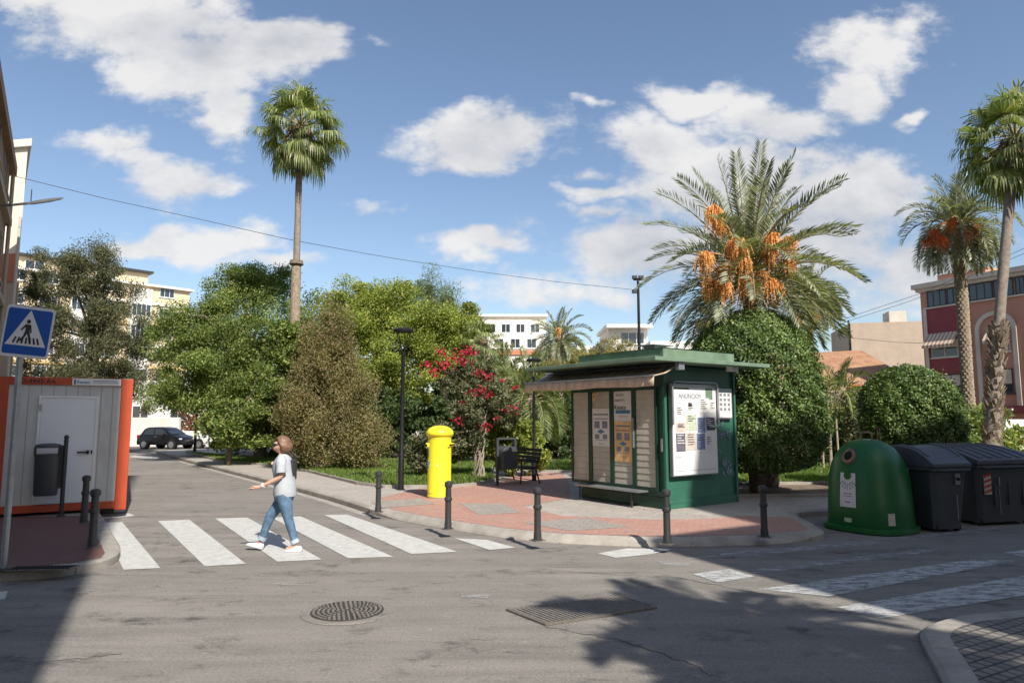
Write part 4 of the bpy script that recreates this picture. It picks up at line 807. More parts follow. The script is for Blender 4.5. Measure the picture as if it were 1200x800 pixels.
def frond(acc, stem, o, az, el, L, droop, n=44, ll=.34, w=.014, vee=.55):
    d = Vector((math.cos(el) * math.cos(az), math.cos(el) * math.sin(az), math.sin(el))); pts = [o.copy()]; dirs = [d.copy()]; k = 14; twist = random.uniform(-.4, .4)
    for i in range(k):
        d = (d + Vector((0, 0, -droop / k * (1 + 1.6 * i / k)))).normalized(); pts.append(pts[-1] + d * L / k); dirs.append(d.copy())
    stem.tube([pts[i] for i in range(0, k + 1, 2)], [.028 * (1 - i / k) + .005 for i in range(0, k + 1, 2)], 4, cap=False)
    for j in range(n):
        f = .16 + .84 * j / (n - 1); x = f * k; i = min(k - 1, int(x)); p = pts[i].lerp(pts[i + 1], x - i); t_ = dirs[i]
        sd = t_.cross(Vector((0, 0, 1))); sd = sd.normalized() if sd.length > .03 else Vector((math.sin(az), -math.cos(az), 0)); up = sd.cross(t_)
        sd, up = sd * math.cos(twist) + up * math.sin(twist), up * math.cos(twist) - sd * math.sin(twist)
        for s in (-1, 1):
            q_ = (t_ * (.75 + .5 * f) + sd * s * random.uniform(.8, 1.1) + up * vee * random.uniform(.4, 1.3)).normalized(); l = ll * (.55 + .75 * math.sin(math.pi * min(1, f * .9 + .08))) * random.uniform(.85, 1.1)
            e = p + q_ * l + Vector((0, 0, -.10 * l)); m_ = p + q_ * l * .5; u = q_.cross(up).normalized() * w
            if random.random() < .5: u = (u + up * w * .8)
            acc += [p, m_ + u, e, m_ - u]
def bunch(t, o, c, r_, m, n=60):
    """hanging cluster of date fruit with its arching stalk"""
    b = MB(); o = Vector(o); c = Vector(c); tip = c + Vector((0, 0, r_ * .7)); b.tube([o, o.lerp(tip, .6) + Vector((0, 0, .15)), tip], [.022, .018, .014], 5); acc = []; C = []
    st = b.build('fruit_bunch', m, t)
    for k in range(n):
        d = Vector(rng.normal(size=3)); d.normalize(); d.z = d.z * .9 - .35; d = d * random.uniform(.35, 1.25); e = c + Vector((d.x * r_ * .8, d.y * r_ * .8, d.z * r_ * 1.15)); m_ = tip.lerp(e, .45) + Vector((d.x, d.y, .3)) * r_ * .25; p0 = tip
        for j in range(8): f = j / 7; p = m_.lerp(e, f) + Vector((0, 0, -.3 * r_ * f * f)); C.append(tuple(p + Vector((random.uniform(-.02, .02), random.uniform(-.02, .02), 0))))
        for (x, y) in ((p0, m_), (m_, e)):
            u = Vector((.006, .004, 0)); acc += [x - u, x + u, y + u, y - u]
    qmesh('strands', np.array([tuple(v) for v in acc]), m, st); C = np.array(C); D = rand_dirs(len(C)); tag(leaves('fruit', C, D, sides(D), .021, .015, m, st), kind='stuff')
def date_palm(name, label, base, top, tr, n, L, bunches, m='lf_date', fruit='date_fruit', el0=86, el1=-30, group=None, nl=44, ll=.34, w=.014, droop=1.0, knob=.18):
    t = thing(name, label, 'palm tree', base, 0, group); top = Vector(top) - Vector(base); h = max(.3, top.z); nz = max(12, int(h / .055)); na = 20; vs = []; fs = []
    for i in range(nz + 1):
        f = i / nz; c = Vector((top.x * f, top.y * f, h * f)); r0 = tr * (1.15 - .2 * min(1, f * 3))
        for k in range(na):
            a = 2 * math.pi * k / na; ph = (k + (i // 2 % 2) * 1.0) % 2; q_ = 1 + knob * (1 if (i % 2 == 0) == (ph < 1) else -.25) * random.uniform(.6, 1.1); vs.append((c.x + r0 * q_ * math.cos(a), c.y + r0 * q_ * math.sin(a), c.z))
    fs = [(i * na + k, i * na + (k + 1) % na, (i + 1) * na + (k + 1) % na, (i + 1) * na + k) for i in range(nz) for k in range(na)]; MB().add(vs, fs).build('trunk', 'bark_date', t)
    acc = []; stem = MB()
    for k in range(n):
        f = (k + .5) / n; el = R(el0 + (el1 - el0) * f ** .95) + random.uniform(-.1, .1); az = k * 2.39996 + random.uniform(-.15, .15)
        frond(acc, stem, top + Vector((math.cos(az) * tr * .6, math.sin(az) * tr * .6, .12 * (1 - f))), az, el, L * random.uniform(.85, 1.05) * (.96 - .14 * f), droop * (.45 + .75 * math.cos(el)), nl, ll, w)
    stem.build('frond_stems', 'rachis', t); qmesh('crown', np.array([tuple(v) for v in acc]), m, t)
    b = MB(); b.lathe([(tr * .9, -.35), (tr * 1.5, -.1), (tr * 1.3, .15), (tr * .5, .35)], 14, at=tuple(top)); b.build('crown_base', 'bark_date', t)
    for (u, v, Y, r_) in bunches:
        c = P(u, v, Y) - Vector(base); bunch(t, top + Vector((0, 0, .15)), c, r_ * 1.15, fruit, 120 if Y < 20 else 60)
    return t
date_palm('date_palm', 'large date palm with many orange fruit bunches rising above the clipped ficus', (6.55, 17.7, .13), P(878, 328, 17.4), .2, 72, 3.3,
          [(837, 250, 16.4, .26), (864, 290, 15.9, .32), (905, 283, 16.2, .26), (826, 305, 15.9, .27), (876, 336, 15.7, .25), (848, 338, 15.8, .25), (905, 338, 16.0, .28), (925, 285, 16.4, .22), (872, 312, 15.8, .24), (843, 266, 16.6, .2), (893, 326, 16.2, .22), (925, 312, 16.6, .2), (832, 335, 16.0, .22), (902, 300, 16.4, .24), (850, 315, 15.9, .2)], droop=.66, el1=-26, nl=60, ll=.40, w=.015)
date_palm('date_palm', 'medium date palm with red orange fruit bunches beside the leaning fan palm', (16.3, 24.5, .13), P(1122, 268, 24), .19, 64, 2.25,
          [(1115, 262, 23, .24), (1095, 275, 23.2, .26), (1105, 282, 23, .22), (1132, 275, 23, .2), (1143, 268, 23.4, .24), (1087, 282, 23.5, .2), (1125, 285, 23.4, .2)], fruit='date_fruit_red', droop=1.5, nl=40, ll=.33, w=.017)
date_palm('date_palm', 'distant date palm partly hidden behind the large fruiting date palm', (14.8, 34.5, .13), P(948, 350, 34), .2, 44, 2.3, [(939, 373, 33, .3), (958, 374, 33, .3), (952, 362, 33.4, .25)], droop=1.6, nl=34, ll=.36, w=.02)
date_palm('date_palm', 'small date palm with one orange fruit bunch left of the kiosk roof', (3.2, 45, .13), P(655, 402, 45), .24, 46, 2.6, [(655, 388, 44, .3)], droop=1.3, nl=34, ll=.4, w=.026)
date_palm('date_palm', 'low bushy palm with arching fronds under the kiosk awning end', (.9, 27, .13), P(622, 470, 26.5), .2, 46, 2.3, [], m='lf_feather', droop=1.7, nl=36, ll=.4, w=.018)
date_palm('date_palm', 'stubby palm seen beyond the second lamp post', (.0, 33, .13), P(592, 450, 32.5), .2, 34, 2.1, [], m='lf_feather', droop=1.5, nl=32, ll=.4, w=.022)
date_palm('date_palm', 'young low palm with short fronds right of the clipped ficus', (9.9, 24.5, .13), P(985, 462, 24.5), .14, 26, 1.3, [], m='lf_feather', droop=1.3, nl=30, ll=.3, w=.016)
# palms behind the viewpoint: only their shadow reaches the crossing
date_palm('date_palm', 'date palm on the near pavement behind the viewpoint throwing the frond shadow', (6.0, -1.3, .1), (5.95, -1.35, 7.4), .2, 50, 2.0, [], droop=1.2, nl=40, ll=.42, w=.036)

# ================================================================== kiosk (local x along the right face, y along the left face)
ks = thing('kiosk', 'green metal newspaper kiosk with brown awning and notice board on the red paving', 'kiosk', (2.98, 13.4, .124), math.atan2(.58, .815))
b = MB(); b.box(.03, 2.17, .03, 2.47, 0, 2.78); b.build('body', 'green_paint', ks)
MB().box(.10, 2.15, -.004, .02, .0, .10).box(-.02, .03, -.02, .03, 0, 2.78).box(2.14, 2.2, -.02, .03, 0, 2.78).box(.032, 2.138, -.012, .028, .10, .16).build('corner_trim', 'green_paint', ks)
b = MB(); b.box(-.9, 2.6, -.62, 3.35, 2.80, 2.875); b.build('roof_ledge', 'green_roof', ks, bevel=.008)
b = MB(); b.box(-.02, 2.2, -.02, 2.5, 2.877, 3.13); b.build('fascia', 'green_roof', ks, bevel=.006)
b = MB(); b.add([(-.04, -.04, 3.132), (2.22, -.04, 3.132), (2.22, 2.52, 3.132), (-.04, 2.52, 3.132), (1.1, 1.2, 3.25)], [(0, 1, 4), (1, 2, 4), (2, 3, 4), (3, 0, 4), (3, 2, 1, 0)]); b.build('roof', 'green_roof', ks)
b = MB(); b.box(.3, .6, .5, .8, 3.15, 3.235).box(.2, .8, .42, .9, 3.236, 3.25); b.build('roof_vent', 'steel', ks)
# folding door leaves on the left face
MB().box(-.03, .0, .0, 2.47, 2.36, 2.78).box(-.03, .0, .0, 2.47, .24, .33).build('door_surround', 'dark_green', ks)
MB().box(-.01, .0, .0, 2.47, 0, .22).build('plinth', 'dark_green', ks)
F_ = Facade((2.98, 13.4), (2.98 - .58, 13.4 + .815))
edges = [(769.5, 747), (742.5, 721), (716.5, 695.5), (691.5, 673.5)]
for i, (ua, ub) in enumerate(edges):
    ya = F_(ua, 520)[0]; yb = F_(ub, 520)[0]; ya, yb = min(ya, yb), max(ya, yb); za, zb = .36, 2.33
    b = MB(); b.box(-.05, -.031, ya - .055, yb + .055, za - .03, za + .02).box(-.05, -.031, ya - .055, yb + .055, zb - .02, zb + .04).box(-.05, -.031, ya - .055, ya, za + .02, zb - .02).box(-.05, -.031, yb, yb + .055, za + .02, zb - .02)
    dr = b.build('door_leaf', 'dark_green', ks)
    b = MB(); n_ = 15; h = (zb - za - .04) / n_
    for k in range(n_):
        z0 = za + .02 + k * h; b.add([(-.012, ya, z0), (-.012, yb, z0), (-.026, yb, z0 + h * .12), (-.026, ya, z0 + h * .12), (-.018, yb, z0 + h), (-.018, ya, z0 + h)], [(0, 1, 2, 3), (3, 2, 4, 5)])
    b.build('roller_blind', 'blind', dr)
    if i in (1, 2):
        ym = (ya + yb) / 2; w = (yb - ya) / 2 - .01
        MB().box(-.034, -.028, ym - w, ym + w, .85 if i == 1 else 1.15, 1.68 if i == 1 else 1.95).build('poster', 'paper_orange' if i == 1 else 'paper', dr)
        zt = 1.66 if i == 1 else 1.9
        if i == 1: MB().box(-.034, -.028, ym - w, ym + w, 1.685, 2.3).build('poster', 'paper', dr)
        b = MB()
        for k, (zz, hw, hh) in enumerate([(-.06, .85, .035), (-.16, .8, .02), (-.62, .6, .012), (-.70, .3, .012)]): b.box(-.036, -.0345, ym - w * hw, ym + w * hw, zt + zz - hh, zt + zz)
        for sx in (-.45, .45):
            b.box(-.036, -.0345, ym + w * (sx - .3), ym + w * (sx + .3), zt - .37, zt - .22); b.box(-.036, -.0345, ym + w * (sx - .25), ym + w * (sx + .25), zt - .60, zt - .50)
        b.build('print', 'ink_grey', dr)
        MB().slab([(ym - w * .45, zt - .44), (ym, zt - .40), (ym + w * .45, zt - .45), (ym, zt - .49)], 0, 1).v
        b = MB(); b.add([(-.037, ym - w * .45, zt - .445), (-.037, ym, zt - .39), (-.037, ym + w * .45, zt - .445), (-.037, ym, zt - .49)], [(0, 1, 2, 3)]); b.build('emblem', 'ink_blue', dr)
        if i == 1:
            txt('Kiosco', .125, (-.036, ym + w * .95, 1.93), (R(90), 0, R(-90)), 'ink', dr, bold=.002)
            MB().box(-.036, -.0345, ym - w * .85, ym + w * .8, 1.84, 1.915).build('blue_stroke', 'ink_blue', dr)
            for k, zz in enumerate((2.2, 2.09)): txt(('BUSCA', 'ABIERTO')[k], .075, (-.036, ym + w * (.75, .9)[k], zz), (R(90), 0, R(-90)), 'ink_grey', dr)
            MB().box(-.036, -.0345, ym - w * .5, ym + w * .5, 1.775, 1.785).build('red_line', 'lamp_red', dr)
    if i == 2:
        MB().box(-.036, -.029, yb - .12, yb - .02, 2.12, 2.28).build('notice', 'paper_orange', dr); MB().box(-.038, -.0365, yb - .085, yb - .055, 2.19, 2.23).build('notice_mark', 'ink', dr)
MB().box(-.085, -.051, F_(745, 520)[0] - .02, F_(745, 520)[0] + .01, 1.15, 1.75).build('handle', 'steel', ks); MB().box(-.08, -.052, .02, .05, 1.1, 1.35).build('handle', 'steel', ks)
# bench shelf under the doors
b = MB(); b.box(-.36, -.055, .42, 2.3, .30, .33); sh = b.build('shelf', 'steel', ks)
for y_ in (.6, 2.15): MB().box(-.34, -.31, y_, y_ + .03, 0, .299).build('shelf_leg', 'iron', ks)
# awning
b = MB(); oy0, oy1 = -.46, 3.55; n_ = 16
for i in range(n_):
    y0, y1 = oy0 + (oy1 - oy0) * i / n_, oy0 + (oy1 - oy0) * (i + 1) / n_; z0, z1 = 2.53 - .01 * math.sin(i * .8), 2.53 - .01 * math.sin((i + 1) * .8)
    b.add([(-.08, y0, 2.775), (-.08, y1, 2.775), (-.45, y1, 2.625 - .03), (-.45, y0, 2.625 - .03), (-.78, y1, z1), (-.78, y0, z0), (-.79, y1, z1 - .19 + .004 * math.sin(i * 2.3 + 2.3)), (-.79, y0, z0 - .19 + .004 * math.sin(i * 2.3))], [(0, 1, 2, 3), (3, 2, 4, 5), (5, 4, 6, 7)])
aw = b.build('awning', 'awning', ks, smooth=True); sol = aw.modifiers.new('t', 'SOLIDIFY'); sol.thickness = .012
b = MB(); b.tube([(-.78, oy0, 2.535), (-.78, oy1, 2.535)], .018).tube([(-.12, oy0 - .05, 2.765), (-.12, oy1, 2.765)], .03)
for y in (oy0 + .06, 1.6, oy1 - .1): b.tube([(-.12, y, 2.72), (-.42, y + .02, 2.58), (-.76, y, 2.51)], .014, 6)
b.build('awning_arm', 'steel', ks)
MB().box(-.2, -.04, -.56, -.47, 2.66, 2.79).build('awning_bracket', 'steel', ks)
# notice board on the right face
nb = MB(); pts = []
nb.box(.10, 1.46, -.085, -.013, .62, 2.42); board = nb.build('notice_board', 'steel', ks)
MB().box(.115, 1.445, -.095, -.087, .64, 2.36).build('board_face', 'white_paint', board)
b = MB(); x0, x1, z0, z1, r_ = .095, 1.47, 1.62, 2.46, .1
path = [(x0, z0), (x0, z1 - r_)] + [(x0 + r_ - r_ * math.cos(a), z1 - r_ + r_ * math.sin(a)) for a in (R(30), R(60), R(90))] + [(x1 - r_ + r_ * math.sin(a), z1 - r_ + r_ * math.cos(a)) for a in (0, R(30), R(60), R(90))] + [(x1, z0), (x1 - r_ * .5, z0 - .05), (x1 - .28, z0 - .05)]
b.tube([(x, -.13, z) for x, z in path], .022, 8); b.build('board_frame', 'steel', board, smooth=True)
txt('ANUNCIOS', .13, (.30, -.097, 2.14), (R(90), 0, 0), 'ink_grey', board, bold=.001)
MB().box(.14, .62, -.098, -.0955, 2.31, 2.35).box(1.12, 1.34, -.098, -.0955, 2.12, 2.35).build('faded_patch', 'green_roof', board)
for (x, z, w, h, m_) in [(.22, 1.72, .22, .26, 'paper'), (.55, 1.86, .2, .22, 'paper'), (.92, 1.85, .3, .3, 'paper'), (.22, 1.48, .28, .18, 'paper_red'), (.52, 1.5, .3, .32, 'paper_green'), (.85, 1.46, .24, .30, 'paper_blue'), (1.12, 1.5, .26, .26, 'paper_dark'),
                         (.20, 1.10, .27, .35, 'paper_dark'), (.50, 1.12, .28, .34, 'paper_red'), (.81, 1.12, .25, .32, 'paper_blue'), (1.1, 1.1, .2, .3, 'paper'), (1.24, 1.84, .18, .25, 'paper')]:
    o = MB().box(x, x + w, -.1 - .001 * random.random(), -.0955, z, z + h).build('paper', m_, board); b = MB()
    for k in range(random.randint(3, 6)): zz = z + h - .03 - k * h / 7; b.box(x + w * .12, x + w * random.uniform(.5, .9), -.1035, -.1012, zz - .014, zz)
    b.build('print', 'ink' if m_ != 'paper_dark' else 'paper', o)
MB().box(.58, .68, -.1055, -.1036, 1.98, 2.05).build('stamp', 'ink', board)
MB().box(.18, .34, -.0975, -.0955, .98, .992).box(.16, 1.4, -.0975, -.0955, .72, .727).build('small_print', 'ink_grey', board)
MB().box(1.53, 2.04, -.05, -.013, 1.73, 2.36).build('small_notice_case', 'steel', ks); o = MB().box(1.56, 2.01, -.056, -.051, 1.76, 2.3).build('poster', 'paper', ks)
b = MB()
for r1 in range(4):
    for c1 in range(3): b.box(1.62 + c1 * .13, 1.70 + c1 * .13, -.0585, -.0565, 2.2 - r1 * .1, 2.26 - r1 * .1)
b.build('print', 'ink_grey', o)
b = MB(); random.seed(9)
def scribble(pts, r_=.008): b.tube([(x, -.016, z) for x, z in pts], r_, 5)
scribble([(1.58, 1.32), (1.62, 1.52), (1.70, 1.3), (1.74, 1.48), (1.80, 1.28), (1.76, 1.42), (1.9, 1.36), (1.86, 1.5), (1.98, 1.3), (2.02, 1.5), (1.94, 1.44)]); scribble([(1.6, 1.4), (1.98, 1.45)], .006); scribble([(1.7, 1.58), (1.76, 1.68), (1.8, 1.56)], .006)
for k in range(9):
    x, z = random.uniform(1.58, 2.0), random.uniform(.55, 1.2); scribble([(x + random.uniform(-.07, .07), z + random.uniform(-.08, .08)) for _ in range(6)], .0045)
b.build('graffiti', 'graffiti', ks)
MB().box(1.55, 1.75, -.45, -.3, 2.70, 2.798).build('lamp', 'white_paint', ks)

# ================================================================== portable cabin
ux = Vector((.87, .49)).normalized(); cw = 2.16; cr = Vector((-7.37, 13.3)); cl = cr - ux * cw
cb = thing('portable_cabin', 'orange framed grey portable cabin with white door beside the zebra crossing', 'site cabin', (cl.x, cl.y, .124), math.atan2(ux.y, ux.x))
H_ = 2.5; b = MB(); b.box(.02, cw - .02, .03, 5.0, .06, H_ - .03); b.build('wall', 'panel', cb)
b = MB(); b.box(0, .2, 0, .18, .02, H_).box(cw - .2, cw, 0, .18, .02, H_).box(.2, cw - .2, .0, .12, H_ - .14, H_).box(.2, cw - .2, 0, .12, .05, .19).box(cw - .12, cw, .18, 5, H_ - .14, H_).box(0, .12, .18, 5, H_ - .14, H_).box(cw - .12, cw, .18, 5, .05, .19).box(0, .2, 4.9, 5.02, .02, H_).box(cw - .2, cw, 4.9, 5.02, .02, H_)
b.build('frame', 'orange', cb, bevel=.008); b = MB()
for x in (0.02, cw - .2): b.box(x, x + .18, .01, .2, -.02, .021)
b.build('foot', 'iron', cb)
b = MB()
for i in range(9): x = .3 + i * .19; b.box(x, x + .014, .0265, .0295, .2, H_ - .15)
b.build('panel_joint', 'w_grey', cb)
Fc = Facade((cl.x, cl.y), (cr.x, cr.y)); d0, d1 = Fc(42, 520)[0], Fc(113, 520)[0]; zt = 2.16
b = MB(); b.box(d0, d1, -.01, .028, .2, .215).box(d0, d1, -.012, .028, zt - .04, zt).box(d0, d0 + .045, -.012, .028, .215, zt - .04).box(d1 - .045, d1, -.012, .028, .215, zt - .04); dr = b.build('door', 'white_paint', cb)
MB().box(d0 + .048, d1 - .048, -.002, .026, .217, zt - .043).build('door_leaf', 'door_white', dr)
MB().box(d1 - .3, d1 - .12, -.05, -.03, 1.10, 1.13).box(d1 - .15, d1 - .11, -.05, -.003, 1.08, 1.15).box(d1 - .085, d1 - .06, -.012, -.003, 1.08, 1.15).build('handle', 'ink', dr)
MB().box(d0 + .01, d0 + .05, -.03, -.013, zt - .28, zt - .16).box(d0 + .01, d0 + .05, -.03, -.013, .4, .52).build('hinge', 'steel', dr)
txt('BD-4445 AA', .115, (Fc(18, 440)[0] + .02, -.004, H_ - .115), (R(90), 0, 0), 'ink', cb, bold=.001)
s0, s1 = Fc(85, 445)[0], cw - .2; sg = MB().box(s0, s1 - .01, -.02, -.002, H_ - .135, H_ - .01).build('company_sign', 'white_paint', cb)
txt('Renso', .085, (s0 + .07, -.022, H_ - .105), (R(90), 0, 0), 'ink_blue', sg, bold=.001); MB().box(s0 + .03, s0 + .055, -.023, -.0205, H_ - .12, H_ - .03).build('logo_bar', 'ink', sg)
MB().box(s0 + .33, s1 - .07, -.022, -.0205, H_ - .06, H_ - .045).box(s0 + .33, s1 - .05, -.022, -.0205, H_ - .09, H_ - .08).build('small_print', 'ink_grey', sg)

# ================================================================== sign post
sp = thing('crossing_sign', 'blue pedestrian crossing sign on a grey pole at the left kerb', 'traffic sign', (-5.93, 8.2, .124), R(24))
MB().tube([(0, 0, 0), (0, 0, 3.02)], .035, 14).build('pole', 'steel', sp, smooth=True)
MB().lathe([(.09, 0), (.09, .015), (.045, .03)], 16).build('base_plate', 'iron', sp)
pl = bpy.data.objects.new('sign_plate', None)
def rrect(w, h, r_, n=5):
    out = []
    for cx, cz, a0 in ((w - r_, h - r_, 0), (-w + r_, h - r_, 90), (-w + r_, -h + r_, 180), (w - r_, -h + r_, 270)): out += [(cx + r_ * math.cos(R(a0 + 90 * k / n)), cz + r_ * math.sin(R(a0 + 90 * k / n))) for k in range(n + 1)]
    return out
b = MB(); b.slab(rrect(.31, .31, .04), -.02, 0); pl = b.build('sign_plate', 'sign_white', sp); pl.location = (.07, -.045, 2.79); pl.rotation_euler = (0, R(5), 0); pl.scale = (.79, 1, 1.0)
MB().slab(rrect(.285, .275, .03), -.024, -.0205).build('sign_field', 'blue', pl)
MB().slab([(-.26, -.17), (.26, -.17), (0, .265)], -.027, -.0245).build('triangle', 'sign_white', pl)
b = MB(); Y0, Y1 = -.0295, -.0275
def limb(p, q, w0, w1):
    p, q = Vector(p), Vector(q); d = (q - p).normalized(); n_ = Vector((-d.y, d.x)); b.slab([tuple(p + n_ * w0), tuple(p - n_ * w0), tuple(q - n_ * w1), tuple(q + n_ * w1)], Y0, Y1)
b.slab([(-.005 + .026 * math.cos(k * .524), .125 + .026 * math.sin(k * .524)) for k in range(12)], Y0, Y1)
Y0 -= .0001; limb((-.005, .09), (-.005, -.01), .03, .026); limb((-.03, .08), (-.085, .015), .013, .010); limb((.02, .08), (.045, -.01), .013, .010)
Y0 -= .0001; limb((-.015, .0), (-.035, -.06), .019, .014); limb((-.035, -.06), (-.085, -.115), .014, .011); limb((.008, .0), (.03, -.06), .019, .014); limb((.03, -.06), (.05, -.13), .014, .012)
for k in range(7): x = -.155 + k * .052; limb((x * .86, -.07), (x * 1.05, -.145), .011, .013)
b.build('pictogram', 'ink', pl)

# ================================================================== bollards
def bollard(loc, label):
    t = thing('bollard', label, 'bollard', loc, 0, 'cast iron bollards along the kerbs')
    MB().lathe([(.075, 0), (.075, .02), (.058, .03), (.056, .10), (.050, .13), (.048, .44), (.062, .455), (.062, .49), (.048, .505), (.046, .66)], 20).build('post', 'iron', t, smooth=True)
    MB().lathe([(.048, .655), (.062, .67), (.064, .70), (.060, .735), (.045, .748), (.02, .757), (.0, .759)], 20).build('cap', 'iron', t, smooth=True)
    MB().box(-.09, .09, -.085, .085, 0, .012).build('base_plate', 'castiron', t); return t
bl = [(443, 600, 'farthest bollard, on the kerb left of the yellow post box'), (525, 620, 'bollard in front of the yellow post box'), (630, 633, 'bollard between the post box and the kiosk'), (782, 637, 'bollard just in front of the kiosk corner'), (896, 629, 'shaded bollard between kiosk and igloo'), (98, 612, 'farther of the two bollards by the cabin door'), (108, 641, 'nearer of the two bollards by the cabin')]
proto = None
for (u, v, l) in bl:
    p = G(u, v, .126)
    if proto is None: proto = bollard(p, l)
    else: dup(proto, p, random.uniform(0, 1.5), l, 1.04 if u < 200 else 1.0)
# ================================================================== street lamps in the park
lp_ = thing('park_lamp', 'tall black park lamp post with flared head beside the post box lawn', 'lamp post', (-2.72, 17.0, .124), 0, 'black park lamps')
MB().lathe([(.10, 0), (.10, .02), (.075, .03), (.07, .9), (.052, .95), (.045, 3.3), (.055, 3.32), (.055, 3.38)], 16).build('post', 'lamp_black', lp_, smooth=True)
hd = MB(); hd.lathe([(.24, 3.88), (.25, 3.90), (.25, 3.94), (.2, 3.97), (.02, 3.99)], 24); hd = hd.build('lamp_head', 'lamp_black', lp_, smooth=True)
b = MB()
for k in range(4): a = R(45 + 90 * k); b.tube([(.04 * math.cos(a), .04 * math.sin(a), 3.36), (.12 * math.cos(a), .12 * math.sin(a), 3.62), (.21 * math.cos(a), .21 * math.sin(a), 3.89)], .011, 6)
b.build('strut', 'lamp_black', hd)
dup(lp_, (.62, 19.4, .124), 0, 'black park lamp post under the kiosk awning end behind the bench', .86)
l3 = dup(lp_, tuple(G(228, 531, .12)), 0, 'slim black lamp post beside the road end lawn near the parked cars', .95)
# floodlight mast
t = thing('floodlight_mast', 'tall thin dark mast with floodlights behind the kiosk roof', 'mast', (6.75, 36, .12)); zt = P(749, 326, 36).z - .12
MB().tube([(0, 0, 0), (0, 0, zt)], [.10, .07], 10).build('pole', 'lamp_black', t); b = MB(); b.box(-.25, .25, -.04, .04, zt - .12, zt - .02).build('crossbar', 'lamp_black', t)
for (x, z) in ((-.18, zt + .02), (.16, zt + .02), (-.2, zt - .75)): b = MB(); b.box(x - .13, x + .13, -.12, .1, z - .06, z + .12); b.build('floodlight', 'iron', t, bevel=.02)
# ================================================================== post box
pb = thing('post_box', 'round yellow post box with domed cap on the red paving', 'post box', (-1.62, 15.45, .124), 0)
MB().lathe([(.27, 0), (.27, .05), (.262, .07), (.262, 1.34)], 36).build('body', 'yellow', pb, smooth=True)
MB().lathe([(.262, 1.335), (.30, 1.36), (.315, 1.40), (.30, 1.45), (.24, 1.52), (.14, 1.565), (.0, 1.58)], 36).build('cap', 'yellow', pb, smooth=True)
for a in (R(190), R(-20)):
    o = MB(); o.box(-.11, .11, -.05, .03, 1.17, 1.19).box(-.11, .11, -.02, .03, 1.11, 1.168); o = o.build('letter_slot', 'yellow', pb, bevel=.004); o.location = (.262 * math.cos(a), .262 * math.sin(a), 0); o.rotation_euler = (0, 0, a + R(90)); MB().box(-.09, .09, -.024, -.021, 1.125, 1.15).build('slit', 'hole', o)
def wrap(r_, a0, a1, z0, z1, n=6):
    b = MB(); vs = []
    for k in range(n + 1): a = a0 + (a1 - a0) * k / n; vs += [(r_ * math.cos(a), r_ * math.sin(a), z0), (r_ * math.cos(a), r_ * math.sin(a), z1)]
    return b.add(vs, [(2 * k, 2 * k + 2, 2 * k + 3, 2 * k + 1) for k in range(n)])
wrap(.2645, R(187), R(212), .88, 1.05).build('collection_notice', 'ink_grey', pb)
b = MB()
for k in range(13):                             # post horn outline on the side
    a = k / 12 * 2 * math.pi; 
b.tube([(.266 * math.cos(R(200) + .26 * math.cos(q)), .266 * math.sin(R(200) + .26 * math.cos(q)), .68 + .065 * math.sin(q)) for q in [i * .48 for i in range(12)]], .012, 6); b.tube([(.267 * math.cos(R(200) + x), .267 * math.sin(R(200) + x), .68 + z) for x, z in ((-.1, -.03), (.1, .0), (.32, .06), (.42, .12))], .01, 6); b.tube([(.267 * math.cos(R(200) + x), .267 * math.sin(R(200) + x), .80) for x in (-.16, 0, .16)], .012, 6)
b.build('horn_emblem', 'ink_blue', pb)
wrap(.2635, R(262), R(268), .70, .74, 2).build('sticker', 'white_paint', pb)
for z_ in (.10, 1.28): MB().lathe([(.2632, z_), (.2645, z_ + .004), (.2632, z_ + .008)], 36).build('seam', 'rachis', pb)
MB().lathe([(.275, 0), (.272, .03), (.262, .032)], 36).build('base_ring', 'rachis', pb)
# ================================================================== litter bins and bench
t = thing('litter_bin', 'dark grey litter bin hung on a post in front of the cabin door', 'litter bin', (-8.08, 12.5, .124), R(20))
MB().lathe([(.075, 0), (.075, .015), (.036, .03), (.036, 1.33), (.045, 1.34), (.03, 1.37), (.045, 1.40), (.03, 1.44), (0, 1.45)], 14).build('post', 'iron', t, smooth=True)
b = MB(); b.lathe([(.17, .38), (.185, .40), (.2, 1.10), (.205, 1.11)], 28, at=(-.27, 0, 0), sy=.8); b.build('basket', 'bin_grey', t, smooth=True)
b = MB(); b.lathe([(.205, 1.22), (.21, 1.24), (.19, 1.28), (.1, 1.30)], 28, at=(-.27, 0, 0), sy=.8); b.build('lid', 'bin_grey', t, smooth=True)
b = MB(); b.box(-.09, -.03, -.03, .03, .5, 1.26); b.box(-.48, -.455, -.03, .03, 1.08, 1.24).box(-.095, -.07, -.1, .1, 1.08, 1.24); b.build('bracket', 'iron', t)
t = thing('litter_bin', 'grey litter bin hung in a square frame beside the bench and yellow green shrub', 'litter bin', (-.38, 17.9, .124), R(38))
b = MB(); b.box(-.03, .03, -.03, .03, 0, 1.18).box(.55, .61, -.03, .03, .45, 1.18).box(-.03, .61, -.032, .032, 1.181, 1.23); b.build('frame', 'bin_grey', t)
b = MB(); n_ = 14; prof = [(.34, .42), (.0, .95)]
poly = [(.05, .42), (.53, .42), (.54, .86)] + [(.295 + .245 * math.cos(a), .86 + .16 * math.sin(a)) for a in [math.pi * k / 10 for k in range(1, 10)]] + [(.05, .86)]
b.slab(poly, -.17, .17); b.build('basket', 'bin_grey', t, bevel=.02)
bn = thing('bench', 'dark metal park bench beside the second lamp post', 'bench', (.12, 19.0, .124), R(-62))
b = MB()
for i in range(5): b.box(-.8, .8, -.25 + i * .1, -.17 + i * .1, .42, .45)
b.build('seat', 'iron', bn); b = MB()
for i in range(4): b.box(-.8, .8, .24 + i * .025, .27 + i * .025, .54 + i * .1, .62 + i * .1)
b.build('backrest', 'iron', bn)
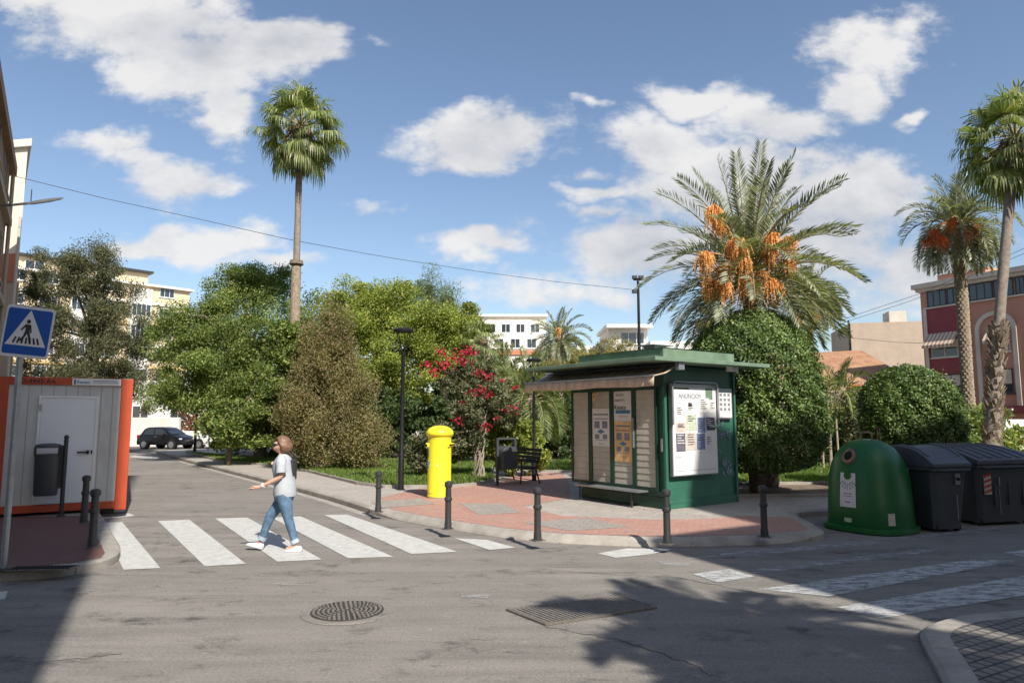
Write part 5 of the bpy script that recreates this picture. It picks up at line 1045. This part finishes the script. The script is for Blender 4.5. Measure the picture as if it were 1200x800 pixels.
for x in (-.72, .72):
    b = MB(); b.tube([(x, -.27, 0), (x, -.24, .3), (x, -.25, .42), (x, -.22, .62), (x, -.05, .66), (x, .2, .62)], .022, 7).tube([(x, .32, 0), (x, .2, .4), (x, .36, .95)], .022, 7).tube([(x, -.25, .405), (x, .22, .405)], .02, 6); b.build('leg', 'iron', bn, smooth=True)

# ================================================================== igloo and waste containers
ig = thing('glass_recycling_igloo', 'green dome shaped glass recycling igloo at the kerb beside the dark containers', 'recycling bin', (6.12, 11.9, .0), R(-57)); ig.scale = (.82, .84, .965)
prof = [(.80, 0), (.82, .02), (.82, .085), (.765, .10)]
def supell(a, n=3.2): c, s = math.cos(a), math.sin(a); return (abs(c) ** (2 / n)) * (1 if c > 0 else -1), (abs(s) ** (2 / n)) * (1 if s > 0 else -1)
def loft(rings, n=40):
    """rings: (z, rx, ry, exponent)"""
    b = MB(); vs = []
    for z, rx, ry, e in rings:
        for k in range(n): x, y = supell(2 * math.pi * (k + .5) / n, e); vs.append((x * rx, y * ry, z))
    fs = [(i * n + k, i * n + (k + 1) % n, (i + 1) * n + (k + 1) % n, (i + 1) * n + k) for i in range(len(rings) - 1) for k in range(n)] + [tuple(range(n))[::-1], tuple((len(rings) - 1) * n + k for k in range(n))]
    return b.add(vs, fs)
loft([(.03, .76, .72, 2.6), (.05, .77, .73, 2.6), (.5, .75, .71, 2.6), (.95, .71, .67, 2.6), (1.15, .66, .62, 2.5), (1.30, .585, .55, 2.5), (1.42, .48, .46, 2.4), (1.50, .36, .35, 2.3), (1.555, .22, .21, 2.2), (1.575, .05, .05, 2)], 48).build('body', 'bin_green', ig, smooth=True)
loft([(.0, .80, .77, 2.8), (.02, .83, .80, 2.8), (.085, .83, .80, 2.8), (.10, .775, .735, 2.7)], 48).build('base_rim', 'bin_green', ig, smooth=True)
def on_igloo(a, z):
    rz_ = np.interp(z, [.05, .5, .95, 1.15, 1.30, 1.42], [.76, .745, .705, .655, .58, .48]); return Vector((rz_ * math.cos(a), rz_ * .955 * math.sin(a), z))
la = R(-95); c = on_igloo(la, 1.27); nrm = Vector((math.cos(la), math.sin(la), .62)).normalized(); rot = nrm.to_track_quat('Z', 'Y').to_matrix()
def disc(prof, m_, name, par, c=c, rot=rot, n=22):
    b = MB(); b.lathe(prof, n); b.v = [tuple(rot @ Vector(v) + c) for v in b.v]; return b.build(name, m_, par, smooth=True)
hl = disc([(.085, -.12), (.14, -.1), (.14, .035), (.085, .045)], 'rust', 'throw_hole', ig); disc([(.09, .046), (.0, .047)], 'hole', 'opening', hl)
disc([(.03, -.05), (.03, .015), (0, .018)], 'rust', 'bolt', hl, c + rot @ Vector((0, .115, .04)), rot, 8)
b = MB(); b.tube([(-.12, 0, 1.54), (-.12, 0, 1.66), (-.06, 0, 1.69), (.06, 0, 1.69), (.12, 0, 1.66), (.12, 0, 1.54)], .022, 8); b.tube([(.17, .12, 1.5), (.17, .12, 1.78)], .008, 6).tube([(.22, .12, 1.5), (.22, .12, 1.78)], .008, 6); b.build('lifting_eye', 'rust', ig, smooth=True)
def decal(a0, a1, z0, z1, m_, name, par, off=.006, nz=5, na=8):
    b = MB(); vs = []
    for i in range(nz + 1):
        for k in range(na + 1):
            a = a0 + (a1 - a0) * k / na; z = z0 + (z1 - z0) * i / nz; e = 2.6; cx, cy = math.cos(a), math.sin(a); rr_ = (abs(cx / 1) ** e + abs(cy / .95) ** e) ** (-1 / e); rx = np.interp(z, [.05, .5, .95, 1.15], [.77, .75, .71, .66]) + off; vs.append((rr_ * rx * cx, rr_ * rx * cy, z))
    n_ = na + 1; return b.add(vs, [(i * n_ + k, i * n_ + k + 1, (i + 1) * n_ + k + 1, (i + 1) * n_ + k) for i in range(nz) for k in range(na)]).build(name, m_, par)
pa = decal(R(-107), R(-80), .42, 1.0, 'paper', 'label_panel', ig)
for r_i, (rad_, m_) in enumerate([(.13, 'ink_blue'), (.17, 'ink_blue'), (.21, 'ink')]):
    for k in range(7):
        q = -math.pi / 2 + (k - 3) * .30; aa = R(-93.5) + rad_ * math.cos(q) / .74; zz = .93 + rad_ * math.sin(q) * .95; decal(aa - .018, aa + .018, zz - .009, zz + .009, m_, 'print', pa, .009, 1, 2)
disc([(.0, .012), (.075, .011), (.075, 0)], 'bin_green', 'logo', pa, on_igloo(R(-93.5), .96) + Vector((0, -.012, 0)) * 1, Vector((math.cos(R(-93.5)), math.sin(R(-93.5)), .1)).normalized().to_track_quat('Z', 'Y').to_matrix())
decal(R(-101), R(-86), .64, .655, 'ink_grey', 'print', pa, .009, 1, 4); decal(R(-101), R(-86), .60, .61, 'ink_grey', 'print', pa, .009, 1, 4); decal(R(-98), R(-89), .50, .515, 'ink', 'print', pa, .009, 1, 4)
decal(R(-100), R(-88), .17, .24, 'paper_green', 'small_label', ig); decal(R(-38), R(-28), .16, .36, 'paper_red', 'small_label', ig)

def container(label, loc, rz, w, d, ribs):
    """wheeled container; x across the front, front at y=0, body reaches back to y=d"""
    t = thing('waste_container', label, 'waste container', loc, rz)
    b = MB(); zb, zt = .05, 1.0
    def ring(z, k): e = .10 * (1 - k); c_ = .07; x0, x1, y0, y1 = e, w - e, e * .8, d - e * .8; return [(x0 + c_, y0, z), (x1 - c_, y0, z), (x1, y0 + c_, z), (x1, y1 - c_, z), (x1 - c_, y1, z), (x0 + c_, y1, z), (x0, y1 - c_, z), (x0, y0 + c_, z)]
    vs = ring(zb, 0) + ring(zt, 1); b.add(vs, [(i, (i + 1) % 8, 8 + (i + 1) % 8, 8 + i) for i in range(8)] + [tuple(range(8))[::-1], tuple(range(8, 16))]); b.build('body', 'bin_grey', t, bevel=.012)
    b = MB(); b.box(-.035, w + .035, -.035, d + .03, 1.0, 1.06); b.build('rim', 'bin_grey', t, bevel=.015)
    b = MB(); n_ = 14; vs = []; fs = []
    if ribs: prof = [(-.05, 1.065), (-.05, 1.15), (.02, 1.17), (.25, 1.25), (.55, 1.33), (d - .1, 1.385), (d + .02, 1.37), (d + .02, 1.065)]
    else: prof = [(-.05, 1.065), (-.05, 1.13), (.0, 1.16), (.10, 1.235), (.25, 1.325), (.42, 1.38), (.62, 1.405), (.82, 1.38), (d, 1.29), (d + .02, 1.065)]
    b.v = []; m_ = len(prof); b.add([(-.03, y, z) for y, z in prof] + [(w + .03, y, z) for y, z in prof], [(i, i + 1, m_ + i + 1, m_ + i) for i in range(m_ - 1)] + [tuple(range(m_)), tuple(range(m_, 2 * m_))[::-1], (0, m_, 2 * m_ - 1, m_ - 1)])
    ld = b.build('lid', 'bin_lid', t, bevel=.015)
    b = MB(); n_r = 6 if ribs else 2
    for k in range(n_r):
        x = (.1 + k * (w - .3) / (n_r - 1)) if ribs else (.02 if k == 0 else w - .08); wd = .09 if ribs else .06
        pr = prof[2:-2] if ribs else prof[3:-2]
        for (y0, z0), (y1, z1) in zip(pr, pr[1:]): b.add([(x, y0, z0 - .01), (x + wd, y0, z0 - .01), (x + wd, y1, z1 - .01), (x, y1, z1 - .01), (x + .015, y0, z0 + .022), (x + wd - .015, y0, z0 + .022), (x + wd - .015, y1, z1 + .022), (x + .015, y1, z1 + .022)], [(4, 5, 6, 7), (0, 4, 7, 3), (1, 2, 6, 5), (0, 1, 5, 4), (3, 7, 6, 2)])
    b.build('lid_rib', 'bin_lid', ld)
    b = MB(); b.tube([(.08, -.055, 1.02), (.10, -.085, 1.02), (w - .1, -.085, 1.02), (w - .08, -.055, 1.02)], .018, 8); b.build('front_bar', 'bin_grey', t, smooth=True)
    for x in (-.07, w + .03): MB().box(x, x + .045, d * .5 - .05, d * .5 + .05, .93, 1.03).build('trunnion', 'steel', t)
    for x in (.15, w - .15):
        for y in (.17, d - .17): b = MB(); b.tube([(x - .025, y, .08), (x + .025, y, .08)], .08, 16); wh = b.build('wheel', 'rubber', t); MB().box(x - .04, x + .04, y - .03, y + .03, .10, .17).build('caster', 'steel', wh)
    return t
c1 = container('plain dark grey waste container with rounded lid right of the igloo', (6.92, 11.4, 0), R(16.5), .76, .98, False)
b = MB(); b.box(.46, .56, -.012, .0, .78, .96).build('lock', 'steel', c1); b = MB(); b.box(.50, .515, .06, .07, .2, .62); s_ = b.build('scratch_strip', 'steel', c1); s_.location = (0, -.04, 0)
b = MB(); b.lathe([(.03, 0), (.03, .01)], 12); b.v = [(v[0] + .51, -.02 - v[2], v[1] + .87) for v in b.v]; b.build('lock_plate', 'hole', c1)
c2 = container('dark grey waste container with ribbed lid and striped warning label at the right edge', (8.12, 12.1, 0), R(15), 1.38, 1.15, True)
b = MB(); b.box(.14, .30, .0, .012, .55, .88).build('warning_label', 'paper_red', c2)
b = MB()
for k in range(4): z = .56 + k * .09; b.add([(.14, -.003, z), (.14, -.003, z + .045), (.30, -.003, z + .09), (.30, -.003, z + .045)], [(0, 1, 2, 3)])
b.build('warning_stripe', 'orange', c2); MB().box(.50, .515, .03, .04, .2, .7).build('scratch_strip', 'steel', c2); MB().box(.46, .49, -.008, .012, .70, .84).build('lock', 'steel', c2)
for x in (.38, .70, 1.02, 1.30): MB().box(x, x + .05, -.005 + .02, .05, .35, .98).build('rib', 'bin_grey', c2)
tag(MB().box(-.62, .62, -.03, .03, 0, 1.0).build('container_screen', 'bin_grey'), 'dark panel', 'panel'); bpy.data.objects.remove(bpy.data.objects['container_screen'])

# ================================================================== cars
def car(label, loc, rz, paint, sc, hatch=True):
    t = thing('parked_car', label, 'car', loc, rz); t.scale = (sc,) * 3; hw = .80
    prof = [(-1.78, .28), (-1.82, .55), (-1.76, .82), (-1.60, .95), (-1.50, 1.06), (-1.32, 1.36), (-1.05, 1.47), (-.3, 1.50), (.25, 1.44), (.55, 1.28), (.98, .98), (1.5, .86), (1.78, .72), (1.86, .5), (1.84, .28)]
    b = MB(); n = len(prof)
    def wd(z): return hw if z < .75 else hw - (z - .75) * .26
    for s in (0,):
        vs = [(x, -wd(z), z) for x, z in prof] + [(x, wd(z), z) for x, z in prof]; b.add(vs, [tuple(range(n))[::-1], tuple(range(n, 2 * n))] + [(i, (i + 1) % n, n + (i + 1) % n, n + i) for i in range(n)])
    b.build('body', paint, t, smooth=True, bevel=.03)
    for s in (-1, 1):
        for poly in ([(-1.28, .98), (-1.18, 1.32), (-.95, 1.40), (-.45, 1.42), (-.40, .97)], [(-.32, .97), (-.36, 1.42), (.22, 1.36), (.48, 1.22), (.80, .96)]):
            q = [(x, s * (wd(z) + .012), z) for x, z in poly]; b = MB(); b.add(q, [tuple(range(len(q)))]); b.build('side_window', 'glass', t)
        MB().box(.55, .72, min(s * .84, s * .96), max(s * .84, s * .96), .95, 1.07).build('mirror', paint, t, bevel=.02)
        MB().box(-.25, -.08, min(s * .80, s * .83), max(s * .80, s * .83), .82, .86).build('handle', 'rim', t)
        MB().box(1.66, 1.80, min(s * .5, s * .77), max(s * .5, s * .77), .62, .74).build('headlight', 'sign_white', t, bevel=.02); MB().box(-1.80, -1.60, min(s * .62, s * .805), max(s * .62, s * .805), .72, .95).build('tail_light', 'lamp_red', t, bevel=.02)
        for x in (-1.15, 1.18):
            b = MB(); b.tube([(x, s * .66, .31), (x, s * .83, .31)], .31, 24); w = b.build('wheel', 'rubber', t, smooth=True); b = MB(); b.tube([(x, s * .80, .31), (x, s * .845, .31)], .21, 20); b.build('rim', 'rim', w)
            b = MB(); b.tube([(x, s * .60, .33), (x, s * .815, .33)], .37, 24); b.build('wheel_arch', 'hole', t)
    b = MB(); b.add([(.60, -.62, 1.262), (.60, .62, 1.262), (.96, .66, 1.012), (.96, -.66, 1.012)], [(0, 1, 2, 3)]).add([(-1.35, -.6, 1.34), (-1.35, .6, 1.34), (-1.53, .64, 1.06), (-1.53, -.64, 1.06)], [(0, 1, 2, 3)]); o = b.build('windscreen', 'glass', t); o.location = (.012, 0, .014)
    return t
car('black hatchback parked side on before the white wall at the road end', (-20.7, 41.3, 0), R(-17), 'car_black', .86)
car('white car parked behind the leafy shrub right of the black hatchback', (-17.55, 41.6, 0), R(-17 + 180), 'car_white', .86)

# ================================================================== overhead cables
def cable(label, pts, r_=.012, name='overhead_cable'):
    p = [P(*q) for q in pts]; out = []
    for i in range(len(p) - 1):
        for k in range(6): out.append(p[i].lerp(p[i + 1], k / 6))
    out.append(p[-1]); sm = [out[0]] + [(out[i - 1] + out[i] * 2 + out[i + 1]) / 4 for i in range(1, len(out) - 1)] + [out[-1]]
    tag(MB().tube(sm, r_, 5).build(name, 'ink'), label, 'cable')
cable('long thin sagging cable crossing the sky from the left building to the right', [(15, 206, 24), (120, 232, 25.5), (230, 256, 27), (340, 281, 28.5), (450, 301, 30), (560, 318, 32), (650, 330, 34), (748, 340, 36)], .011)
cable('upper of two parallel cables rising to the pink building roof', [(950, 388, 42), (1003, 369, 43), (1060, 350, 44), (1081, 343, 45), (1200, 291, 42), (1290, 252, 40)], .016)
cable('lower of two parallel cables rising to the pink building roof', [(950, 392, 42), (1003, 373, 43), (1060, 355, 44), (1081, 347, 45), (1200, 297, 42), (1290, 259, 40)], .016)
cable('single low cable from behind the date palm to the pink building wall', [(950, 389, 50), (1000, 396, 50), (1050, 401, 50), (1084, 402, 50)], .016)

# ================================================================== woman walking
def skin_mesh(name, nodes, edges, m, parent, sub=2):
    me = bpy.data.meshes.new(name); me.from_pydata([n_[0] for n_ in nodes], edges, []); o = bpy.data.objects.new('tmp', me); COL.objects.link(o)
    sk = o.modifiers.new('s', 'SKIN'); sk.use_smooth_shade = True
    for i, n_ in enumerate(nodes):
        r_ = n_[1]; me.skin_vertices[0].data[i].radius = (r_, r_) if isinstance(r_, (int, float)) else r_
    me.skin_vertices[0].data[0].use_root = True
    sb = o.modifiers.new('b', 'SUBSURF'); sb.levels = sub; sb.render_levels = sub
    dg = bpy.context.evaluated_depsgraph_get(); me2 = bpy.data.meshes.new_from_object(o.evaluated_get(dg)); me2.name = name; bpy.data.objects.remove(o)
    me2.materials.clear(); me2.materials.append(M[m]); me2.polygons.foreach_set('use_smooth', [True] * len(me2.polygons))
    r = bpy.data.objects.new(name, me2); COL.objects.link(r)
    if parent: r.parent = parent
    return r
pr = thing('person', 'woman in grey t-shirt and blue jeans walking left over the zebra crossing', 'person', (-3.32, 9.98, .005), 0)
HN = Vector((.03, -.15, 1.30)); HF = Vector((.0, .15, 1.30))      # near and far shoulder
nodes = []; edges = []
def nd(p, r_, prev=None): nodes.append((tuple(p), r_)); i = len(nodes) - 1; (edges.append((prev, i)) if prev is not None else None); return i
pel = nd((.05, 0, .86), .125); ab = nd((.045, 0, 1.0), .11, pel); ch = nd((.03, 0, 1.16), .12, ab); ut = nd((.03, 0, 1.28), .085, ch); nk = nd((.01, 0, 1.35), .048, ut); nk2 = nd((-.008, 0, 1.39), .048, nk)
hd1 = nd((-.04, 0, 1.425), .078, nk2); hd2 = nd((-.032, 0, 1.49), .105, hd1); hd3 = nd((-.02, 0, 1.55), .08, hd2)
# arms
s1 = nd(HN, .052, ut); e1 = nd((.065, -.20, 1.05), .04, s1); w1 = nd((-.20, -.22, .925), .026, e1); h1 = nd((-.27, -.22, .90), .03, w1)
for (dy, dz, ln) in ((-.03, .012, .09), (-.012, .0, .105), (.008, -.006, .10), (.026, -.012, .08)):
    k1 = nd((-.27 - ln * .45, -.22 + dy, .895 + dz * .5), .0095, h1); k2 = nd((-.27 - ln, -.22 + dy * 1.2, .89 + dz), .008, k1)
k1 = nd((-.285, -.245, .925), .011, h1); k2 = nd((-.325, -.25, .93), .009, k1)
s2 = nd(HF, .052, ut); e2 = nd((-.03, .20, 1.07), .04, s2); w2 = nd((-.12, .10, 1.19), .026, e2); h2 = nd((-.135, .08, 1.225), .034, w2); k1 = nd((-.165, .055, 1.235), .018, h2); k2 = nd((-.15, .035, 1.20), .014, k1)
# legs
hl1 = nd((.06, -.085, .80), .09, pel); kn1 = nd((.15, -.08, .45), .055, hl1); an1 = nd((.255, -.08, .12), .034, kn1); ft1 = nd((.20, -.08, .05), .034, an1); nd((.12, -.08, .035), .028, ft1)
hl2 = nd((.03, .085, .80), .09, pel); kn2 = nd((-.17, .08, .46), .055, hl2); an2 = nd((-.275, .08, .13), .034, kn2); ft2 = nd((-.33, .08, .07), .032, an2); nd((-.42, .08, .08), .026, ft2)
# nose, ear
nd((-.142, 0, 1.472), .013, hd2); nd((-.015, -.092, 1.475), .014, hd2)
body = skin_mesh('body', nodes, edges, 'skin', pr, 2)
def rings(b, rs, n_=20):
    vs = []
    for (x, y, z, rx, ry) in rs:
        for k in range(n_): a = 2 * math.pi * k / n_; vs.append((x + rx * math.cos(a), y + ry * math.sin(a), z))
    return b.add(vs, [(i * n_ + k, i * n_ + (k + 1) % n_, (i + 1) * n_ + (k + 1) % n_, (i + 1) * n_ + k) for i in range(len(rs) - 1) for k in range(n_)] + [tuple(range(n_))[::-1], tuple((len(rs) - 1) * n_ + k for k in range(n_))])
b = MB(); rings(b, [(.065, 0, .765, .150, .185), (.062, 0, .80, .158, .19), (.06, 0, .87, .152, .185), (.052, 0, .96, .142, .172), (.035, 0, 1.06, .142, .172), (.02, 0, 1.15, .146, .178), (.02, 0, 1.23, .130, .185), (.025, 0, 1.29, .105, .180), (.022, 0, 1.33, .075, .13), (.015, 0, 1.36, .055, .07)])
b.tube([(.03, -.13, 1.31), (.045, -.175, 1.27), (.058, -.205, 1.19), (.066, -.215, 1.11)], [.06, .072, .068, .07], 14); b.tube([(.02, .13, 1.31), (.01, .175, 1.27), (-.005, .2, 1.19), (-.02, .21, 1.12)], [.06, .072, .066, .066], 14)
sh_ = b.build('shirt', 'shirt', pr, smooth=True)
for v_ in sh_.data.vertices: v_.co += Vector((mnoise.noise(v_.co * 9), mnoise.noise(v_.co * 9 + Vector((5, 0, 0))), 0)) * .012
b = MB(); rings(b, [(.045, 0, .70, .12, .150), (.055, 0, .76, .142, .165), (.058, 0, .83, .140, .165), (.055, 0, .90, .13, .155)])
b.tube([(.06, -.085, .80), (.085, -.085, .70), (.12, -.082, .58), (.148, -.08, .47), (.165, -.08, .42), (.215, -.08, .27), (.25, -.08, .155)], [.108, .098, .082, .068, .066, .056, .052], 16)
b.tube([(.05, .08, .80), (.005, .085, .70), (-.08, .082, .59), (-.155, .08, .48), (-.18, .08, .43), (-.225, .08, .30), (-.268, .08, .18)], [.110, .100, .083, .069, .066, .056, .052], 16)
je = b.build('jeans', 'jeans', pr, smooth=True)
for v_ in je.data.vertices: v_.co += Vector((mnoise.noise(v_.co * 16), mnoise.noise(v_.co * 16 + Vector((5, 0, 0))), 0)) * .010
for (cx, cy, cz, tx_) in ((.252, -.08, .15, .1), (-.268, .08, .17, -.1)):
    MB().tube([(cx - tx_ * .15, cy, cz + .02), (cx + tx_ * .1, cy, cz - .03)], .06, 14, cap=False).build('jeans_cuff', 'denim_cuff', pr, smooth=True)
def shoe(p, tilt, yaw=0):
    rings = [(-.13, .028, .03, .065), (-.115, .045, .0, .10), (-.06, .048, .0, .105), (0, .046, .0, .085), (.06, .05, .0, .06), (.11, .046, .0, .045), (.135, .03, .005, .03)]
    b = MB(); n_ = 12; vs = []
    for (x, hw_, z0, z1) in rings:
        for k in range(n_): a = 2 * math.pi * k / n_; vs.append((-x, math.cos(a) * hw_, z0 + (z1 - z0) * (.5 + .5 * math.sin(a)) if math.sin(a) > 0 else z0 + (z1 - z0) * .5 * (1 + max(-1, math.sin(a) * 1.6))))
    b.add(vs, [(i * n_ + k, i * n_ + (k + 1) % n_, (i + 1) * n_ + (k + 1) % n_, (i + 1) * n_ + k) for i in range(len(rings) - 1) for k in range(n_)] + [tuple(range(n_))[::-1], tuple((len(rings) - 1) * n_ + k for k in range(n_))])
    o = b.build('shoe', 'shoe', pr, smooth=True); o.location = p; o.rotation_euler = (0, tilt, yaw); o.scale = (.92, .88, .82)
    s_ = MB(); s_.slab([(.135, -.004), (-.135, -.004), (-.14, .02), (.137, .02)], -.05, .05); s_ = s_.build('sole', 'shoe_grey', o, bevel=.012)
shoe((.235, -.08, .0), 0); shoe((-.37, .08, .035), R(14))
# hair: bob cut shell
b = MB(); n1, n2 = 22, 12; vs = []; c0 = Vector((-.012, 0, 1.50))
for i in range(n2 + 1):
    el = R(90) - R(150) * i / n2
    for k in range(n1):
        az = 2 * math.pi * k / n1; fx = math.cos(az); el2 = el
        if fx < .10: el2 = max(el, R(36) if fx < -.22 else R(36) - (fx + .22) / .32 * R(95))     # face left free
        r_ = .103 + .008 * math.sin(az * 5 + i) * .5; x = math.cos(el2) * math.cos(az) * r_ * 1.02; y = math.cos(el2) * math.sin(az) * .094; z = math.sin(el2) * .106
        if z < 0: x = x * (1 + .5 * -z / .1) + (.012 if x > 0 else 0); y *= 1.12; z *= 1.15
        x += .005 * math.sin(az * 9 + i * .3); z += .003 * math.sin(az * 13)
        x *= (.93 if x < 0 else 1); vs.append((c0.x + x + .010, y, c0.z + z))
b.add(vs, [(i * n1 + k, i * n1 + (k + 1) % n1, (i + 1) * n1 + (k + 1) % n1, (i + 1) * n1 + k) for i in range(n2) for k in range(n1)]); h_ = b.build('hair', 'hair', pr, smooth=True); s_ = h_.modifiers.new('s', 'SOLIDIFY'); s_.thickness = .02; s_.offset = -1
azs = rng.uniform(-R(115), R(115), 620); els = rng.uniform(-R(48), R(85), 620); ok_ = ~((np.abs(azs) > R(88)) & (els < R(25))); azs, els = azs[ok_], els[ok_]
rx_ = .112; C = np.c_[c0.x + .012 + rx_ * np.cos(els) * np.cos(azs), .100 * np.cos(els) * np.sin(azs), c0.z + .112 * np.sin(els) + np.where(els < 0, -.012, 0)]
D = unit(np.c_[-np.sin(els) * np.cos(azs) * -1, -np.sin(els) * np.sin(azs) * -1, -np.cos(els)] + rng.normal(0, .12, (len(azs), 3))); D = D * np.where(els[:, None] > 0, 1, 1)
leaves('hair_strands', C, D, unit(np.cross(D, np.c_[np.cos(azs), np.sin(azs), np.sin(els)])), .045, .005, 'hair_lock', h_)
b = MB(); b.tube([(-.122, .03, 1.495), (-.13, .0, 1.498), (-.122, -.035, 1.495), (-.098, -.07, 1.495), (-.06, -.094, 1.5), (-.01, -.099, 1.5)], [.016, .007, .021, .021, .007, .004], 8); b.build('sunglasses', 'ink', pr, smooth=True)
b = MB(); b.tube([(-.112, .022, 1.437), (-.117, 0, 1.438), (-.112, -.022, 1.437)], .006, 6); b.build('lips', 'w_salmon', pr)
b = MB(); b.tube([(-.165, -.222, .94), (-.185, -.22, .93)], .036, 14); b.build('watch', 'sign_white', pr)
b = MB(); b.slab(rrect(.022, .15, .02), -.10, .10); bp = b.build('backpack', 'ink', pr, bevel=.02, smooth=True); bp.location = (.158, .05, 1.14)
b = MB(); b.tube([(.2, .11, 1.30), (.06, .12, 1.395), (-.07, .11, 1.33), (-.13, .1, 1.22), (-.09, .12, 1.05), (.1, .15, .98)], .014, 6); b.build('strap', 'ink', bp); bp.children[0].location = (-.158, -.05, -1.14)
